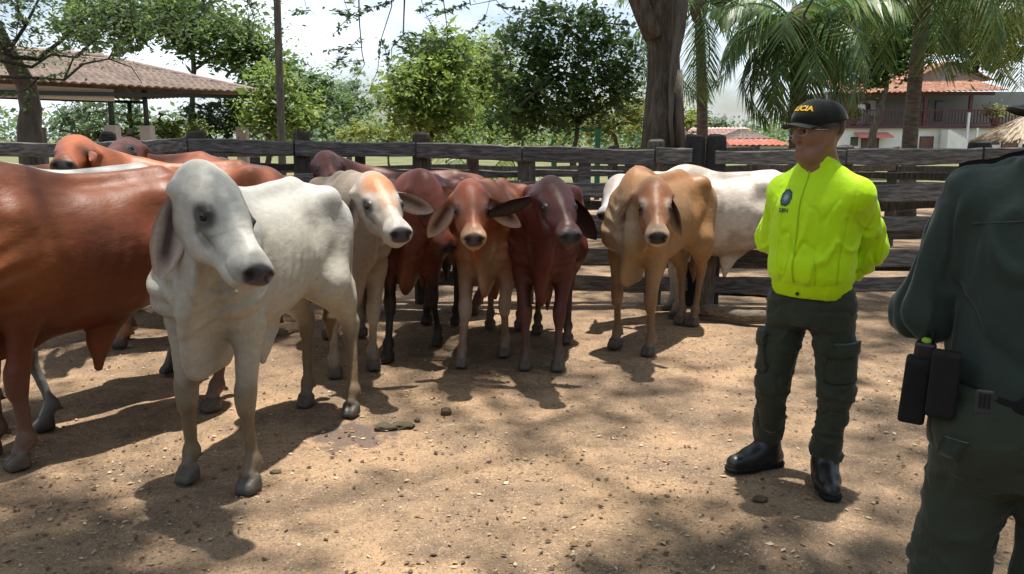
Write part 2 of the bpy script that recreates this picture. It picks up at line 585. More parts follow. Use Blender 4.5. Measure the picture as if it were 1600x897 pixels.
def cow_prims(sp):
    c = sp['col']
    base = c['base']; leg = c.get('leg', base); low = c.get('low', leg); hoof = c.get('hoof', (.10, .09, .08))
    fat = sp.get('fat', .94); lk = sp.get('legk', .86)
    P = []
    A = P.append
    rows = [(-.80, 1.12, .92, .09), (-.72, 1.235, .76, .18), (-.52, 1.315, .68, .235), (-.28, 1.295, .63, .255), (-.02, 1.265, .575, .268),
            (.22, 1.275, .555, .25), (.42, 1.30, .585, .20), (.56, 1.24, .66, .15), (.63, 1.12, .74, .10)]
    rows = [(x, t, b - (fat - 1) * .45, w * fat) for x, t, b, w in rows]
    A(LOFT(rows, k=.06, n=2.15))
    hump = sp.get('hump', .10)
    if hump > 0:
        A(RC((.30, 0, 1.24), (.40, 0, 1.25), .09 + hump * .35, .07 + hump * .55, .10, (0, 1, 0), .62, col=c.get('hump')))
    for s in (-1, 1):
        A(BALL((-.47, s * .185, 1.235), .055, .10))                        # hook bone
        A(BALL((-.76, s * .085, 1.12), .06, .08))                         # pin bone
        A(RC((.40, s * .15, 1.12), (.49, s * .150, .88), .080, .092, .09))   # shoulder
        A(BALL((-.27, s * .30, 1.13), .085, .12, sub=True))               # hollow of the flank
    A(RC((-.40, 0, 1.31), (.25, 0, 1.275), .03, .03, .08))                # spine
    # neck
    hp = np.array(sp['head_pos'], float)
    yaw, pit = R(sp.get('head_yaw', 0)), R(sp.get('head_pitch', -55))
    f = np.array([math.cos(pit) * math.cos(yaw), math.cos(pit) * math.sin(yaw), math.sin(pit)])
    HM = frame(f)
    roll = R(sp.get('head_roll', 0))
    if roll:
        rm = np.eye(4); rm[1, 1] = rm[2, 2] = math.cos(roll); rm[1, 2] = -math.sin(roll); rm[2, 1] = math.sin(roll)
        HM = HM @ rm
    HM[:3, 3] = hp
    hs = sp.get('head_scale', 1.0)
    def H(x, y, z):
        return HM[:3, :3] @ (np.array([x, y * .90, z]) * hs) + hp
    hy, hz = HM[:3, 1], HM[:3, 2]
    nb = np.array([.40, 0, 1.05]); ne = H(-.02, 0, -.10); nm = nb * .5 + ne * .5 + np.array([.02, 0, .0])
    lat = np.array([-(ne - nb)[1], (ne - nb)[0], 0]); lat = lat / max(1e-6, np.linalg.norm(lat)) if np.linalg.norm(lat[:2]) > 1e-6 else np.array([0, 1, 0])
    A(RC(nb, nm, .235, .185, .09, lat, .72)); A(RC(nm, ne, .185, .118 * hs, .08, lat, .76))
    A(RC(nb + [0, 0, .12], ne + [0, 0, .02], .12, .09, .08, lat, .7))                       # crest
    dw = sp.get('dewlap', 1.0)
    if dw > 0:
        th = H(.13, 0, -.20); b1 = np.array([.62, ne[1] * .25, .86]); b2 = np.array([.56, 0, .64 - .03 * dw])
        mid = th * .5 + b1 * .5 + np.array([.01, 0, -.06 * dw])
        A(RC(th, mid, .045, .085 * dw, .06, lat, .38)); A(RC(mid, b1, .085 * dw, .12 * dw, .07, lat, .32)); A(RC(b1, b2, .12 * dw, .085 * dw, .08, (0, 1, 0), .34))
        A(RC(b2, (.34, 0, .56), .085 * dw, .04, .07, (0, 1, 0), .35))
    # sheath or navel flap
    sh = sp.get('sheath', .5)
    if sh > 0:
        A(RC((-.10, 0, .60), (-.02, 0, .60 - .13 * sh), .07, .055, .07, (0, 1, 0), .5)); A(RC((-.02, 0, .60 - .13 * sh), (.0, 0, .57 - .25 * sh), .05, .022, .04, (0, 1, 0), .7))
    # head, face axis x from poll to nose, z out of the forehead
    fc = c.get('face', base); mz = c.get('muzzle', (.03, .025, .025))
    A(RC(H(.0, 0, -.075), H(.20, 0, -.085), .106 * hs, .100 * hs, .05, hy, 1.02, col=fc))
    A(BALL(H(.07, 0, -.055), .096 * hs, .06, hy, 1.12, col=fc))
    A(RC(H(.18, 0, -.085), H(.44, 0, -.080), .094 * hs, .056 * hs, .06, hy, .84, col=fc))
    A(RC(H(.13, 0, -.03), H(.42, 0, -.035), .05 * hs, .030 * hs, .05, col=fc))              # bridge of the nose
    A(RC(H(.450, -.034, -.082), H(.450, .034, -.082), .054 * hs, .054 * hs, .05, col=fc))
    A(RC(H(.486, -.042, -.070), H(.486, .042, -.070), .040 * hs, .040 * hs, .025, col=mz))
    A(RC(H(.475, -.030, -.105), H(.475, .030, -.105), .036 * hs, .036 * hs, .03, col=c.get('lip', fc)))
    A(RC(H(.40, 0, -.140), H(.462, 0, -.142), .040 * hs, .034 * hs, .015, hy, 1.3, col=c.get('lip', fc)))
    for s in (-1, 1):
        A(RC(H(.08, s * .055, -.155), H(.22, s * .050, -.165), .066 * hs, .056 * hs, .05, hy, .72, col=fc))   # cheek
        A(RC(H(.22, s * .045, -.165), H(.42, s * .022, -.138), .046 * hs, .030 * hs, .05, col=fc))            # jaw
        A(RC(H(.130, s * .084, -.042), H(.175, s * .090, -.034), .034 * hs, .022 * hs, .03, col=fc))                      # brow
        A(RC(H(.22, s * .082, -.095), H(.34, s * .05, -.09), .028 * hs, .02 * hs, .05, col=fc))               # cheek bone
        ec_ = c.get('ring', (.03, .024, .02))
        A(RC(H(.170, s * .106, -.032), H(.215, s * .110, -.026), .012 * hs, .011 * hs, .010, col=ec_)); A(RC(H(.215, s * .110, -.026), H(.242, s * .098, -.046), .011 * hs, .009 * hs, .010, col=ec_))   # upper lid
        A(RC(H(.172, s * .114, -.070), H(.225, s * .109, -.072), .011 * hs, .010 * hs, .010, col=ec_))                                                                                    # lower lid
        A(RC(H(.225, s * .108, -.112), H(.30, s * .082, -.120), .010 * hs, .006 * hs, .03, sub=True))                                                                                     # tear furrow
        A(RC(H(.527, s * .030, -.052), H(.512, s * .062, -.072), .015 * hs, .011 * hs, .012, sub=True))         # nostril
        A(RC(H(-.01, s * .09, -.09), H(.0, s * .135, -.085), .045 * hs, .03 * hs, .04, col=fc))               # ear root
    A(RC(H(.520, -.05, -.124), H(.520, .05, -.124), .010, .010, .010, sub=True)); A(RC(H(.50, -.070, -.126), H(.41, -.078, -.122), .008, .006, .012, sub=True)); A(RC(H(.50, .070, -.126), H(.41, .078, -.122), .008, .006, .012, sub=True))                                 # mouth line
    # legs
    off = sp.get('hooves', {})
    for nm_, s in (('FL', 1), ('FR', -1)):
        dx, dy = off.get(nm_, (0, 0)); lift = sp.get('lift', {}).get(nm_, 0)
        y0 = s * .135
        el = (.40 + dx * .12, s * .16, .72); kn = (.455 + dx * .5, y0 + dy * .55, .40 + lift); fe = (.445 + dx * .95, y0 + dy * .97, .125); 
        A(RC((.42, s * .145, .92), el, .122, .082 * lk, .08, (0, 1, 0), .8)); A(RC(el, kn, .080 * lk, .046 * lk, .05, col=leg))
        A(RC((kn[0], kn[1], kn[2] + .04), (kn[0] + .004, kn[1], kn[2] - .045), .053 * lk, .048 * lk, .03, col=c.get('knee', leg)))
        A(RC(kn, fe, .037 * lk, .031 * lk, .02, col=low)); A(BALL(fe, .044 * lk, .025, col=low))
        hoof_prims(A, fe, (fe[0] + .045, fe[1], .05), hoof, low, s)
    for nm_, s in (('HL', 1), ('HR', -1)):
        dx, dy = off.get(nm_, (0, 0))
        y0 = s * .135
        st = (-.43 + dx * .15, s * .185, .78); hk = (-.70 + dx * .6, y0 + dy * .6, .47); fe = (-.625 + dx * .97, y0 + dy * .98, .13)
        A(RC((-.56, s * .14, 1.06), st, .16, .115, .10, (0, 1, 0), .78)); A(RC((-.70, s * .11, 1.06), (-.62 + dx * .2, s * .15, .74), .10, .105, .10, (0, 1, 0), .75))
        A(RC(st, (-.60 + dx * .35, s * .155 + dy * .3, .64), .11, .075, .08, col=None)); A(RC((-.60 + dx * .35, s * .155 + dy * .3, .66), hk, .078 * lk, .045 * lk, .05, col=leg))
        A(RC((-.66 + dx * .4, s * .15 + dy * .35, .72), (hk[0] - .03, hk[1], hk[2] + .04), .05, .022, .04, col=leg))       # hamstring
        A(RC((hk[0] - .012, hk[1], hk[2] + .035), (hk[0] + .008, hk[1], hk[2] - .05), .048 * lk, .043 * lk, .03, col=c.get('knee', leg)))
        A(RC(hk, fe, .039 * lk, .032 * lk, .02, col=low)); A(BALL(fe, .044 * lk, .025, col=low))
        hoof_prims(A, fe, (fe[0] + .045, fe[1], .05), hoof, low, s)
    # tail
    tl = c.get('tail', low)
    tx = sp.get('tail', 0.0)
    A(RC((-.78, 0, 1.20), (-.85, tx * .3, 1.05), .035, .026, .04)); A(RC((-.85, tx * .3, 1.05), (-.84, tx, .72), .024, .017, .03, col=leg)); A(RC((-.84, tx, .72), (-.83, tx, .48), .026, .035, .03, col=tl)); A(RC((-.83, tx, .48), (-.83, tx, .34), .035, .008, .03, col=tl))
    return P, H, HM, f

def hoof_prims(A, fe, tip, hoof, low, s):
    A(RC(fe, (tip[0] - .008, tip[1], .075), .030, .033, .03, col=low))
    for q in (-1, 1):
        A(RC((tip[0] - .012, tip[1] + q * .024, .050), (tip[0] + .034, tip[1] + q * .019, .027), .030, .023, .007, col=hoof))
        A(RC((tip[0] - .012, tip[1] + q * .024, .02), (tip[0] + .038, tip[1] + q * .019, .012), .031, .025, .007, col=hoof))
        A(BALL((fe[0] - .042, fe[1] + q * .02, fe[2] - .03), .013, .012, col=hoof))

COW_N = [0]
def make_cow(sp):
    """sp: loc (x, y), heading (degrees, direction the body faces), scale, head pose, hooves, colours, label"""
    COW_N[0] += 1
    rng = np.random.default_rng(COW_N[0] * 17)
    s = sp.get('scale', 1.0); h = sp.get('h', .016) / s
    c = sp['col']; base = np.array(c['base'])
    prims, H, HM, f = cow_prims(sp)
    V, F = skin(prims, h, clip_z0=0.0)
    C = prim_colors(V, prims, base)
    hs = sp.get('head_scale', 1.0)
    hy = HM[:3, 1]
    # coat regions
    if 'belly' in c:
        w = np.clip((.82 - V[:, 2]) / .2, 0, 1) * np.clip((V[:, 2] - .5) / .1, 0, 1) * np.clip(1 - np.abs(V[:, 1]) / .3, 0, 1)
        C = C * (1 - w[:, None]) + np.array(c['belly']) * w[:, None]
    if 'back' in c:
        w = np.clip((V[:, 2] - 1.08) / .2, 0, 1) * np.clip((.55 - V[:, 0]) / .2, 0, 1)
        C = C * (1 - .8 * w[:, None]) + np.array(c['back']) * .8 * w[:, None]
    for (x, y, z, r, col, amt) in c.get('spots', []):
        C = spot(C, V, (x, y, z), r, col, .8, amt)
    if 'brow' in c:
        C = spot(C, V, H(.10, 0, .03), .17 * hs, c['brow'], .7, .95)
        C = spot(C, V, H(.27, 0, .0), .09 * hs, c['brow'], .9, .7)
    mot = fbm(V, 4, 4, COW_N[0])
    mott = c.get('mottle', .16)
    C = C * (1 + mott * mot[:, None])
    if 'patch' in c:
        w = np.clip((fbm(V, c.get('patch_scale', 4), 3, COW_N[0] + 50) - c.get('patch_lo', .1)) / .25, 0, 1) * np.clip((V[:, 2] - .45) / .3, 0, 1) * c.get('patch_amt', .7)
        C = C * (1 - w[:, None]) + np.array(c['patch']) * w[:, None]
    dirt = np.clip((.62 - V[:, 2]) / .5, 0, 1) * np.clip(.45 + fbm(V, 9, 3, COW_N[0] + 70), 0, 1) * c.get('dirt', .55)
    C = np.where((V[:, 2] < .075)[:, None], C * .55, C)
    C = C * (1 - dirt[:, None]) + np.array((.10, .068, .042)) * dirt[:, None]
    mz = c.get('muzzle', (.03, .025, .025))
    if 'band' in c: C = spot(C, V, H(.47, 0, -.10), .135 * hs, c['band'], .5, .9)
    for q in (-1, 1):
        if 'eyepatch' in c: C = spot(C, V, H(.19, q * .10, -.035), .085 * hs, c['eyepatch'], .7, .85)
    C = spot(C, V, H(.545, 0, -.055), .074 * hs, mz, .25, 1.0, hy, 1.25)
    ring = c.get('ring', (.03, .024, .02))
    for q in (-1, 1):
        C = spot(C, V, H(.205, q * .112, -.050), .060 * hs, ring, .50, c.get('ring_amt', .95), HM[:3, 0], 1.35)
        if c.get('tear'):
            C = spot(C, V, H(.265, q * .105, -.100), .055 * hs, c['tear'], .9, .75, HM[:3, 0], 1.8)
        C = spot(C, V, H(.520, q * .048, -.060), .027 * hs, (.005, .004, .004), .4)
    # skin relief: neck folds and muscle
    N = vnormals(V, F)
    near_head = np.linalg.norm(V - HM[:3, 3], axis=1)
    amp = .007 * (near_head > .32) + .0016
    rib = np.clip(1 - np.abs(V[:, 0] + .02) / .30, 0, 1) * np.clip(1 - np.abs(V[:, 2] - .90) / .26, 0, 1) * (np.abs(V[:, 1]) > .12)
    V = V + N * (rib * .0035 * np.sin(V[:, 0] * 78 + (V[:, 2] - .9) * 22))[:, None]
    # furrow behind the shoulder, fold in front of the thigh
    g1 = np.exp(-((V[:, 0] - .255 - .10 * (V[:, 2] - .9)) / .035) ** 2) * np.clip((V[:, 2] - .6) / .1, 0, 1) * np.clip((1.2 - V[:, 2]) / .1, 0, 1)
    g2 = np.exp(-((V[:, 0] + .30 + .45 * (V[:, 2] - .8)) / .04) ** 2) * np.clip((V[:, 2] - .62) / .08, 0, 1) * np.clip((1.05 - V[:, 2]) / .12, 0, 1)
    V = V - N * ((g1 * .011 + g2 * .014) * (np.abs(V[:, 1]) > .1))[:, None]
    V = V + N * (fbm(V * np.array([1.0, 1, .6]), 4.5, 3, COW_N[0] + 9) * amp)[:, None]
    fold = np.clip(1 - np.abs(V[:, 0] - .55) / .25, 0, 1) * np.clip(1 - np.abs(V[:, 2] - .9) / .3, 0, 1)
    V = V + N * (fold * .009 * np.sin(V[:, 2] * 62 + V[:, 0] * 25 + 3 * fbm(V, 5, 2, 3)))[:, None]
    # ears
    ein = np.array(c.get('ear_in', (.20, .13, .11))); eout = np.array(c.get('ear_out', base))
    for q, key in ((1, 'ear_l'), (-1, 'ear_r')):
        e = sp.get(key, {})
        eb = H(-.0, q * .125, -.085)
        d = np.array(e.get('dir', (.05, q * .55, -.8)), float)
        L, W = e.get('len', .27) * hs * 1.12, e.get('wid', .13) * hs
        ev, ef, inn = leaf_ear(eb, eb + d / np.linalg.norm(d) * L, e.get('open', (.8, q * .3, -.1)), W, e.get('cup', .4), bend=e.get('bend', .0))
        ec = np.where(inn[:, None], ein, eout) * np.ones((len(ev), 3))
        # dark hollow and pale rim inside
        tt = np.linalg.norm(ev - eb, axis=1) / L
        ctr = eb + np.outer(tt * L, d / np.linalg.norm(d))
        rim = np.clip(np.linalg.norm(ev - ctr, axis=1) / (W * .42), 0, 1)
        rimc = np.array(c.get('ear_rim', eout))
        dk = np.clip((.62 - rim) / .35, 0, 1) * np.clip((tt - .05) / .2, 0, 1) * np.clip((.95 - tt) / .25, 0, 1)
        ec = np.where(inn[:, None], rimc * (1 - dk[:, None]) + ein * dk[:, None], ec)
        if 'ear_tip' in c:
            w = np.clip((tt - .7) / .25, 0, 1)[:, None]
            ec = ec * (1 - w) + np.array(c['ear_tip']) * w
        F = np.concatenate([F, ef + len(V)]); V = np.concatenate([V, ev]); C = np.concatenate([C, ec])
    hd = R(sp['heading'])
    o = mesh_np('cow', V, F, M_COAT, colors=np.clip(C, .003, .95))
    o.location = (sp['loc'][0], sp['loc'][1], 0)
    o.rotation_euler = (0, 0, hd)
    o.scale = (s, s, s)
    tag(o, sp['label'], 'cow', 'cattle standing in the corral')
    # eyes
    for q in (-1, 1):
        p = H(.206, q * .101, -.050)
        bm = bmesh.new()
        bmesh.ops.create_uvsphere(bm, u_segments=14, v_segments=8, radius=.0265 * hs)
        me = bpy.data.meshes.new('eye'); bm.to_mesh(me); bm.free()
        me.polygons.foreach_set('use_smooth', [True] * len(me.polygons))
        me.materials.append(M_EYE)
        e = bpy.data.objects.new('eye', me); e.location = p
        link(e, o)
    return o

# ------------------------------------------------------------------ ground
def ground_material():
    m = bpy.data.materials.new('corral_dirt')
    m.use_nodes = True
    n, l = m.node_tree.nodes, m.node_tree.links
    p = n['Principled BSDF']
    p.inputs['Roughness'].default_value = .92
    p.inputs['Specular IOR Level'].default_value = .12
    tc = n.new('ShaderNodeTexCoord')
    def noise(sc, det=6, ro=.6, off=0):
        q = n.new('ShaderNodeTexNoise')
        q.inputs['Scale'].default_value = sc; q.inputs['Detail'].default_value = det; q.inputs['Roughness'].default_value = ro
        mp = n.new('ShaderNodeMapping'); mp.inputs['Location'].default_value = (off, off * .7, 0)
        l.new(tc.outputs['Object'], mp.inputs['Vector']); l.new(mp.outputs['Vector'], q.inputs['Vector'])
        return q.outputs['Fac']
    def rng(v, a, b, c=0., d=1.):
        q = n.new('ShaderNodeMapRange'); q.inputs['From Min'].default_value = a; q.inputs['From Max'].default_value = b
        q.inputs['To Min'].default_value = c; q.inputs['To Max'].default_value = d
        l.new(v, q.inputs['Value']); return q.outputs['Result']
    def mix(f, A, B):
        q = n.new('ShaderNodeMix'); q.data_type = 'RGBA'
        l.new(f, q.inputs['Factor'])
        for k, v in (('A', A), ('B', B)):
            if isinstance(v, tuple): q.inputs[k].default_value = (*v, 1)
            else: l.new(v, q.inputs[k])
        return q.outputs['Result']
    c = mix(rng(noise(1.1), .40, .60), (.350, .232, .142), (.215, .150, .102))
    c = mix(rng(noise(1.9, 9, .75, 3), .46, .64, 0, .85), c, (.125, .090, .064))       # trodden dung dust
    c = mix(rng(noise(4.5, 8, .75, 9), .56, .72), c, (.34, .235, .145))       # dry pale scuffs
    c = mix(rng(noise(30, 6, .8, 15), .53, .66), c, (.15, .10, .064))
    c = mix(rng(noise(70, 4, .7, 5), .55, .66), c, (.085, .058, .040))         # dark crumbs
    c = mix(rng(noise(95, 3, .6, 8), .60, .68), c, (.46, .35, .23))          # straw dust
    # the wet stain by the white cow
    st = G(552, 678)
    sp = n.new('ShaderNodeVectorMath'); sp.operation = 'DISTANCE'
    mp = n.new('ShaderNodeMapping'); mp.inputs['Scale'].default_value = (1, 1.15, 0)
    l.new(tc.outputs['Object'], mp.inputs['Vector']); l.new(mp.outputs['Vector'], sp.inputs[0])
    sp.inputs[1].default_value = (st.x, st.y * 1.15, 0)
    ad = n.new('ShaderNodeMath'); ad.operation = 'ADD'
    l.new(sp.outputs['Value'], ad.inputs[0]); l.new(rng(noise(9, 4, .6, 2), .3, .7, -.16, .16), ad.inputs[1])
    c = mix(rng(ad.outputs[0], .17, .27, .8, 0), c, (.105, .078, .070))
    l.new(c, p.inputs['Base Color'])
    # hoof prints: scattered dents
    vo = n.new('ShaderNodeTexVoronoi'); vo.inputs['Scale'].default_value = 4.2
    l.new(tc.outputs['Object'], vo.inputs['Vector'])
    hb = n.new('ShaderNodeBump'); hb.inputs['Strength'].default_value = .55; hb.inputs['Distance'].default_value = .03
    l.new(rng(vo.outputs['Distance'], .10, .42), hb.inputs['Height'])
    last = hb.outputs['Normal']
    for sc, st_, dist in ((3.2, .5, .12), (14, .55, .03), (70, .5, .008)):
        b = n.new('ShaderNodeBump'); b.inputs['Strength'].default_value = st_; b.inputs['Distance'].default_value = dist
        l.new(noise(sc, 6, .65, sc), b.inputs['Height'])
        if last: l.new(last, b.inputs['Normal'])
        last = b.outputs['Normal']
    l.new(last, p.inputs['Normal'])
    return m

def spaced(a, b, fine0, fine1, step, grow=1.25):
    v = list(np.arange(fine0, fine1 + 1e-6, step)); d = step
    while v[-1] < b: d *= grow; v.append(v[-1] + d)
    d = step; w = [v[0]]
    while w[-1] > a: d *= grow; w.append(w[-1] - d)
    return np.array(w[:0:-1] + v)

gx, gy = spaced(-400, 400, -5, 5, .055), spaced(-30, 900, 1.2, 9.0, .055)
GX, GY = np.meshgrid(gx, gy, indexing='ij')
PP = np.stack([GX, GY, np.zeros_like(GX)], -1)
near = np.clip((14 - np.hypot(GX, GY - 5)) / 6, 0, 1)
GZ = (fbm(PP, 2.2, 3, 5) * .016 + fbm(PP, 9, 2, 6) * .009 - .012) * near - .02 * (1 - near)
nxx, nyy = GX.shape
ii = np.arange(nxx * nyy).reshape(nxx, nyy)
quads = np.stack([ii[:-1, :-1], ii[1:, :-1], ii[1:, 1:], ii[:-1, 1:]], -1).reshape(-1, 4)
ground = mesh_np('ground', np.stack([GX, GY, GZ], -1).reshape(-1, 3), quads, ground_material())
tag(ground, 'dusty tan trodden dirt of the corral', kind='structure')

# grass beyond the pens
bmx = MB(); bmx.add([(-380, 26, .0), (380, 26, .0), (380, 880, .0), (-380, 880, .0)], [(0, 1, 2, 3)])
tag(bmx.build('lawn', mat('lawn_grass', (.085, .105, .04), rough=.9, spec=.1, color2=(.16, .15, .075), mscale=.35, mlo=.35, mhi=.62, var=.25, vscale=3)), kind='structure')

# litter: leaves, straw and crumbs trodden into the dirt (nobody could count it)
rl = np.random.default_rng(4)
NL = 34000
yy = 1.7 + 8.0 * rl.random(NL) ** 1.5
xx = (rl.random(NL) - .5) * 2 * (yy * .72 + .6)
dens = fbm(np.stack([xx, yy, xx * 0], -1), 1.1, 3, 12)
keep = rl.random(NL) < np.clip(.55 + dens * 1.1, .08, 1)
xx, yy = xx[keep], yy[keep]; n_ = len(xx)
L_ = .004 + .015 * rl.random(n_) ** 2.5; W_ = L_ * (.22 + .5 * rl.random(n_)); an = rl.random(n_) * math.tau
tz = (rl.random((n_, 4)) - .35) * L_[:, None] * .55
dx = np.stack([np.cos(an), np.sin(an)], -1); dy = np.stack([-np.sin(an), np.cos(an)], -1)
cz = (fbm(np.stack([xx, yy, xx * 0], -1), 2.2, 3, 5) * .016 + fbm(np.stack([xx, yy, xx * 0], -1), 9, 2, 6) * .009 - .012) + .006
cs = [(-1, 0), (0, -1), (1, 0), (0, 1)]
LV = np.zeros((n_, 4, 3))
for k, (u, v) in enumerate(cs):
    LV[:, k, :2] = np.stack([xx, yy], -1) + dx * (u * L_)[:, None] + dy * (v * W_)[:, None]
    LV[:, k, 2] = cz + tz[:, k]
pal = np.array([(.36, .25, .14), (.42, .32, .20), (.22, .14, .075), (.09, .06, .04), (.28, .17, .085), (.46, .38, .27), (.13, .085, .055), (.10, .07, .045)])
LC = pal[rl.integers(0, len(pal), n_)] * (.7 + .5 * rl.random((n_, 1)))
lit = mesh_np('litter', LV.reshape(-1, 3), np.arange(n_ * 4).reshape(-1, 4), mat('litter', attr='col', rough=.9, spec=.1), colors=np.repeat(LC, 4, 0), smooth=False)
tag(lit, 'dry leaf bits and straw scattered over the dirt', 'litter', kind='stuff')

def lump(name, loc, r, flat, matl, seed, label, cat, sub=3, amp=.35):
    bm = bmesh.new(); bmesh.ops.create_icosphere(bm, subdivisions=sub, radius=1.0)
    V = np.array([v.co[:] for v in bm.verts])
    d = 1 + amp * fbm(V, 1.7, 3, seed)
    for v, q in zip(bm.verts, d): v.co = v.co * q
    for v in bm.verts: v.co.x *= r[0]; v.co.y *= r[1]; v.co.z = max(v.co.z * r[2], -.01)
    me = bpy.data.meshes.new(name); bm.to_mesh(me); bm.free()
    me.polygons.foreach_set('use_smooth', [True] * len(me.polygons)); me.materials.append(matl)
    o = bpy.data.objects.new(name, me); o.location = (loc.x, loc.y, -.004); link(o)
    return tag(o, label, cat, 'droppings on the corral dirt')
M_DUNG = mat('dung', (.060, .045, .026), rough=.75, color2=(.10, .075, .04), mscale=14, bump=.6, bscale=45)
M_DUNGG = mat('dung_green', (.075, .068, .032), rough=.75, color2=(.05, .035, .02), mscale=14, bump=.6, bscale=45)
lump('dung', G(697, 644), (.032, .030, .036), 1, M_DUNG, 1, 'small dark round lump of dung lying alone on the dirt', 'dung')
lump('dung', G(603, 668), (.055, .045, .030), 1, M_DUNGG, 2, 'greenish dung pat beside the purplish wet stain', 'dung', amp=.6)
lump('dung', G(628, 664), (.075, .05, .018), 1, M_DUNGG, 3, 'flat crumbled olive dung pat next to the rounder one', 'dung', amp=.7)
lump('dung', G(652, 656), (.018, .017, .016), 1, M_DUNG, 6, 'tiny black dung crumb beyond the flat olive pat', 'dung', 2)
lump('dung', G(1188, 778), (.035, .03, .014), 1, M_DUNG, 8, 'flattened dark dropping near the black boots', 'dung', 2)
lump('dung', G(430, 737), (.03, .022, .016), 1, M_DUNG, 9, 'dark dropping right of the white zebu front hoof', 'dung', 2)

# ------------------------------------------------------------------ corral fences
M_WOOD = mat('fence_wood', (.088, .086, .088), rough=.85, spec=.25, color2=(.23, .212, .20), mscale=5, mlo=.40, mhi=.7, var=.35, vscale=5, bump=.5, bscale=30, stretch=(1.2, 10, 10), objrand=.25)
M_POST = mat('post_wood', (.075, .064, .055), rough=.88, spec=.2, color2=(.16, .14, .12), mscale=4, mlo=.42, mhi=.7, var=.35, vscale=5, bump=.5, bscale=30, stretch=(10, 10, 1.4), objrand=.3)
M_POSTD = mat('post_wood_dark', (.028, .027, .030), rough=.8, spec=.25, var=.35, vscale=5, bump=.5, bscale=30, stretch=(10, 10, 1.4))
M_POSTP = mat('post_wood_pale', (.26, .215, .18), rough=.88, spec=.2, color2=(.14, .12, .10), mscale=4, var=.3, vscale=5, bump=.5, bscale=30, stretch=(10, 10, 1.4))
frng = random.Random(7)

def plank(name, a, b, h, t, matl, parent, seg=7, jit=.006, taper=1.0):
    """sawn board from a to b, uneven edges"""
    a, b = Vector(a), Vector(b)
    d = b - a; x = d.normalized(); y = Vector((0, 0, 1)).cross(x).normalized(); z = x.cross(y)
    mb = MB(); vs = []
    ph = frng.random() * 9
    for i in range(seg + 1):
        u = i / seg
        c = a + d * u
        hh = h / 2 * (1 + (taper - 1) * u); e1, e2 = (frng.random() - .5) * jit * 2 + .006 * math.sin(u * 5 + ph), (frng.random() - .5) * jit * 2 + .008 * math.sin(u * 4 + ph * 2)
        s = .004 * math.sin(u * 7 + ph)
        c4 = .010
        for (yy, zz) in ((-t / 2 + c4, -hh), (t / 2 - c4, -hh), (t / 2, -hh + c4), (t / 2, hh - c4), (t / 2 - c4, hh), (-t / 2 + c4, hh), (-t / 2, hh - c4), (-t / 2, -hh + c4)):
            vs.append(c + y * (yy + s) + z * (zz + (e1 if zz > 0 else e2)))
    fs = []
    for i in range(seg):
        for k in range(8):
            k2 = (k + 1) % 8
            fs.append((i * 8 + k, i * 8 + k2, i * 8 + 8 + k2, i * 8 + 8 + k))
    fs.append(tuple(reversed(range(8)))); fs.append(tuple(seg * 8 + k for k in range(8)))
    mb.add(vs, fs)
    return mb.build(name, matl, parent)

def fpost(x, y, z, w, matl, parent, rnd=False, n=8, d=None):
    """rough hewn post"""
    mb = MB(); b = 0; vs = []
    ph = frng.random() * 6
    n = 10 if rnd else 8
    zs = [-.05, .25, .7, 1.1, z - .05, z - .012, z]
    for i, zz in enumerate(zs):
        k_ = (.97 + .04 * math.sin(zz * 4 + ph)) * (1 if i < 5 else (.95 if i == 5 else .80))
        for k in range(n):
            a = math.tau * (k + .5) / n
            if rnd: r = w / 2 * (1 + .07 * math.sin(3 * a + ph))
            else: r = w / 2 / max(abs(math.cos(a)), abs(math.sin(a))) * (.96 if k % 2 else .98)
            vs.append((x + r * k_ * math.cos(a) + .006 * math.sin(zz * 3 + ph), y + r * k_ * math.sin(a), zz + (.012 * math.sin(a + ph) if i == 6 else 0)))
    fs = [(i * n + k, i * n + (k + 1) % n, (i + 1) * n + (k + 1) % n, (i + 1) * n + k) for i in range(len(zs) - 1) for k in range(n)]
    fs.append(tuple((len(zs) - 1) * n + k for k in range(n)))
    mb.add(vs, fs)
    return mb.build('post', matl, parent)

def zat(px, py, Y): return at(px, py, Y).z
# front fence: (pixel x, depth, post top pixel y, rail top pixel y, width, material, round)
FP = [(-330, 8.5, 214, 224, .16, M_POST, True), (-60, 8.45, 214, 222, .16, M_POST, True), (168, 8.35, 207, 221, .15, M_POSTD, False), (307, 8.1, 205, 214, .18, M_POST, False), (471, 8.05, 206, 217.5, .17, M_POST, True),
      (658, 8.0, 208, 223, .18, M_POST, True), (822, 7.98, 230, 229, .18, M_POST, False), (1027, 7.95, 219, 232, .17, M_POST, True), (1086, 7.92, 211, 232, .20, M_POSTD, False), (1119, 7.90, 211, 233, .19, M_POSTD, False),
      (1322, 7.9, 228, 233, .17, M_POST, False), (1533, 7.85, 221, 231, .20, M_POSTD, False), (1800, 7.8, 221, 231, .18, M_POST, False)]
fence = empty('corral_fence', (0, 8.0, 0)); 
tag(fence, 'dark weathered plank fence closing the corral behind the herd', 'fence', 'plank fences of the pens')
fence.location = (0, 0, 0)
RAILS = [(0, .145, .05), (-.33, .16, .045), (-.63, .15, .045), (-.95, .155, .045), (-1.22, .15, .045)]
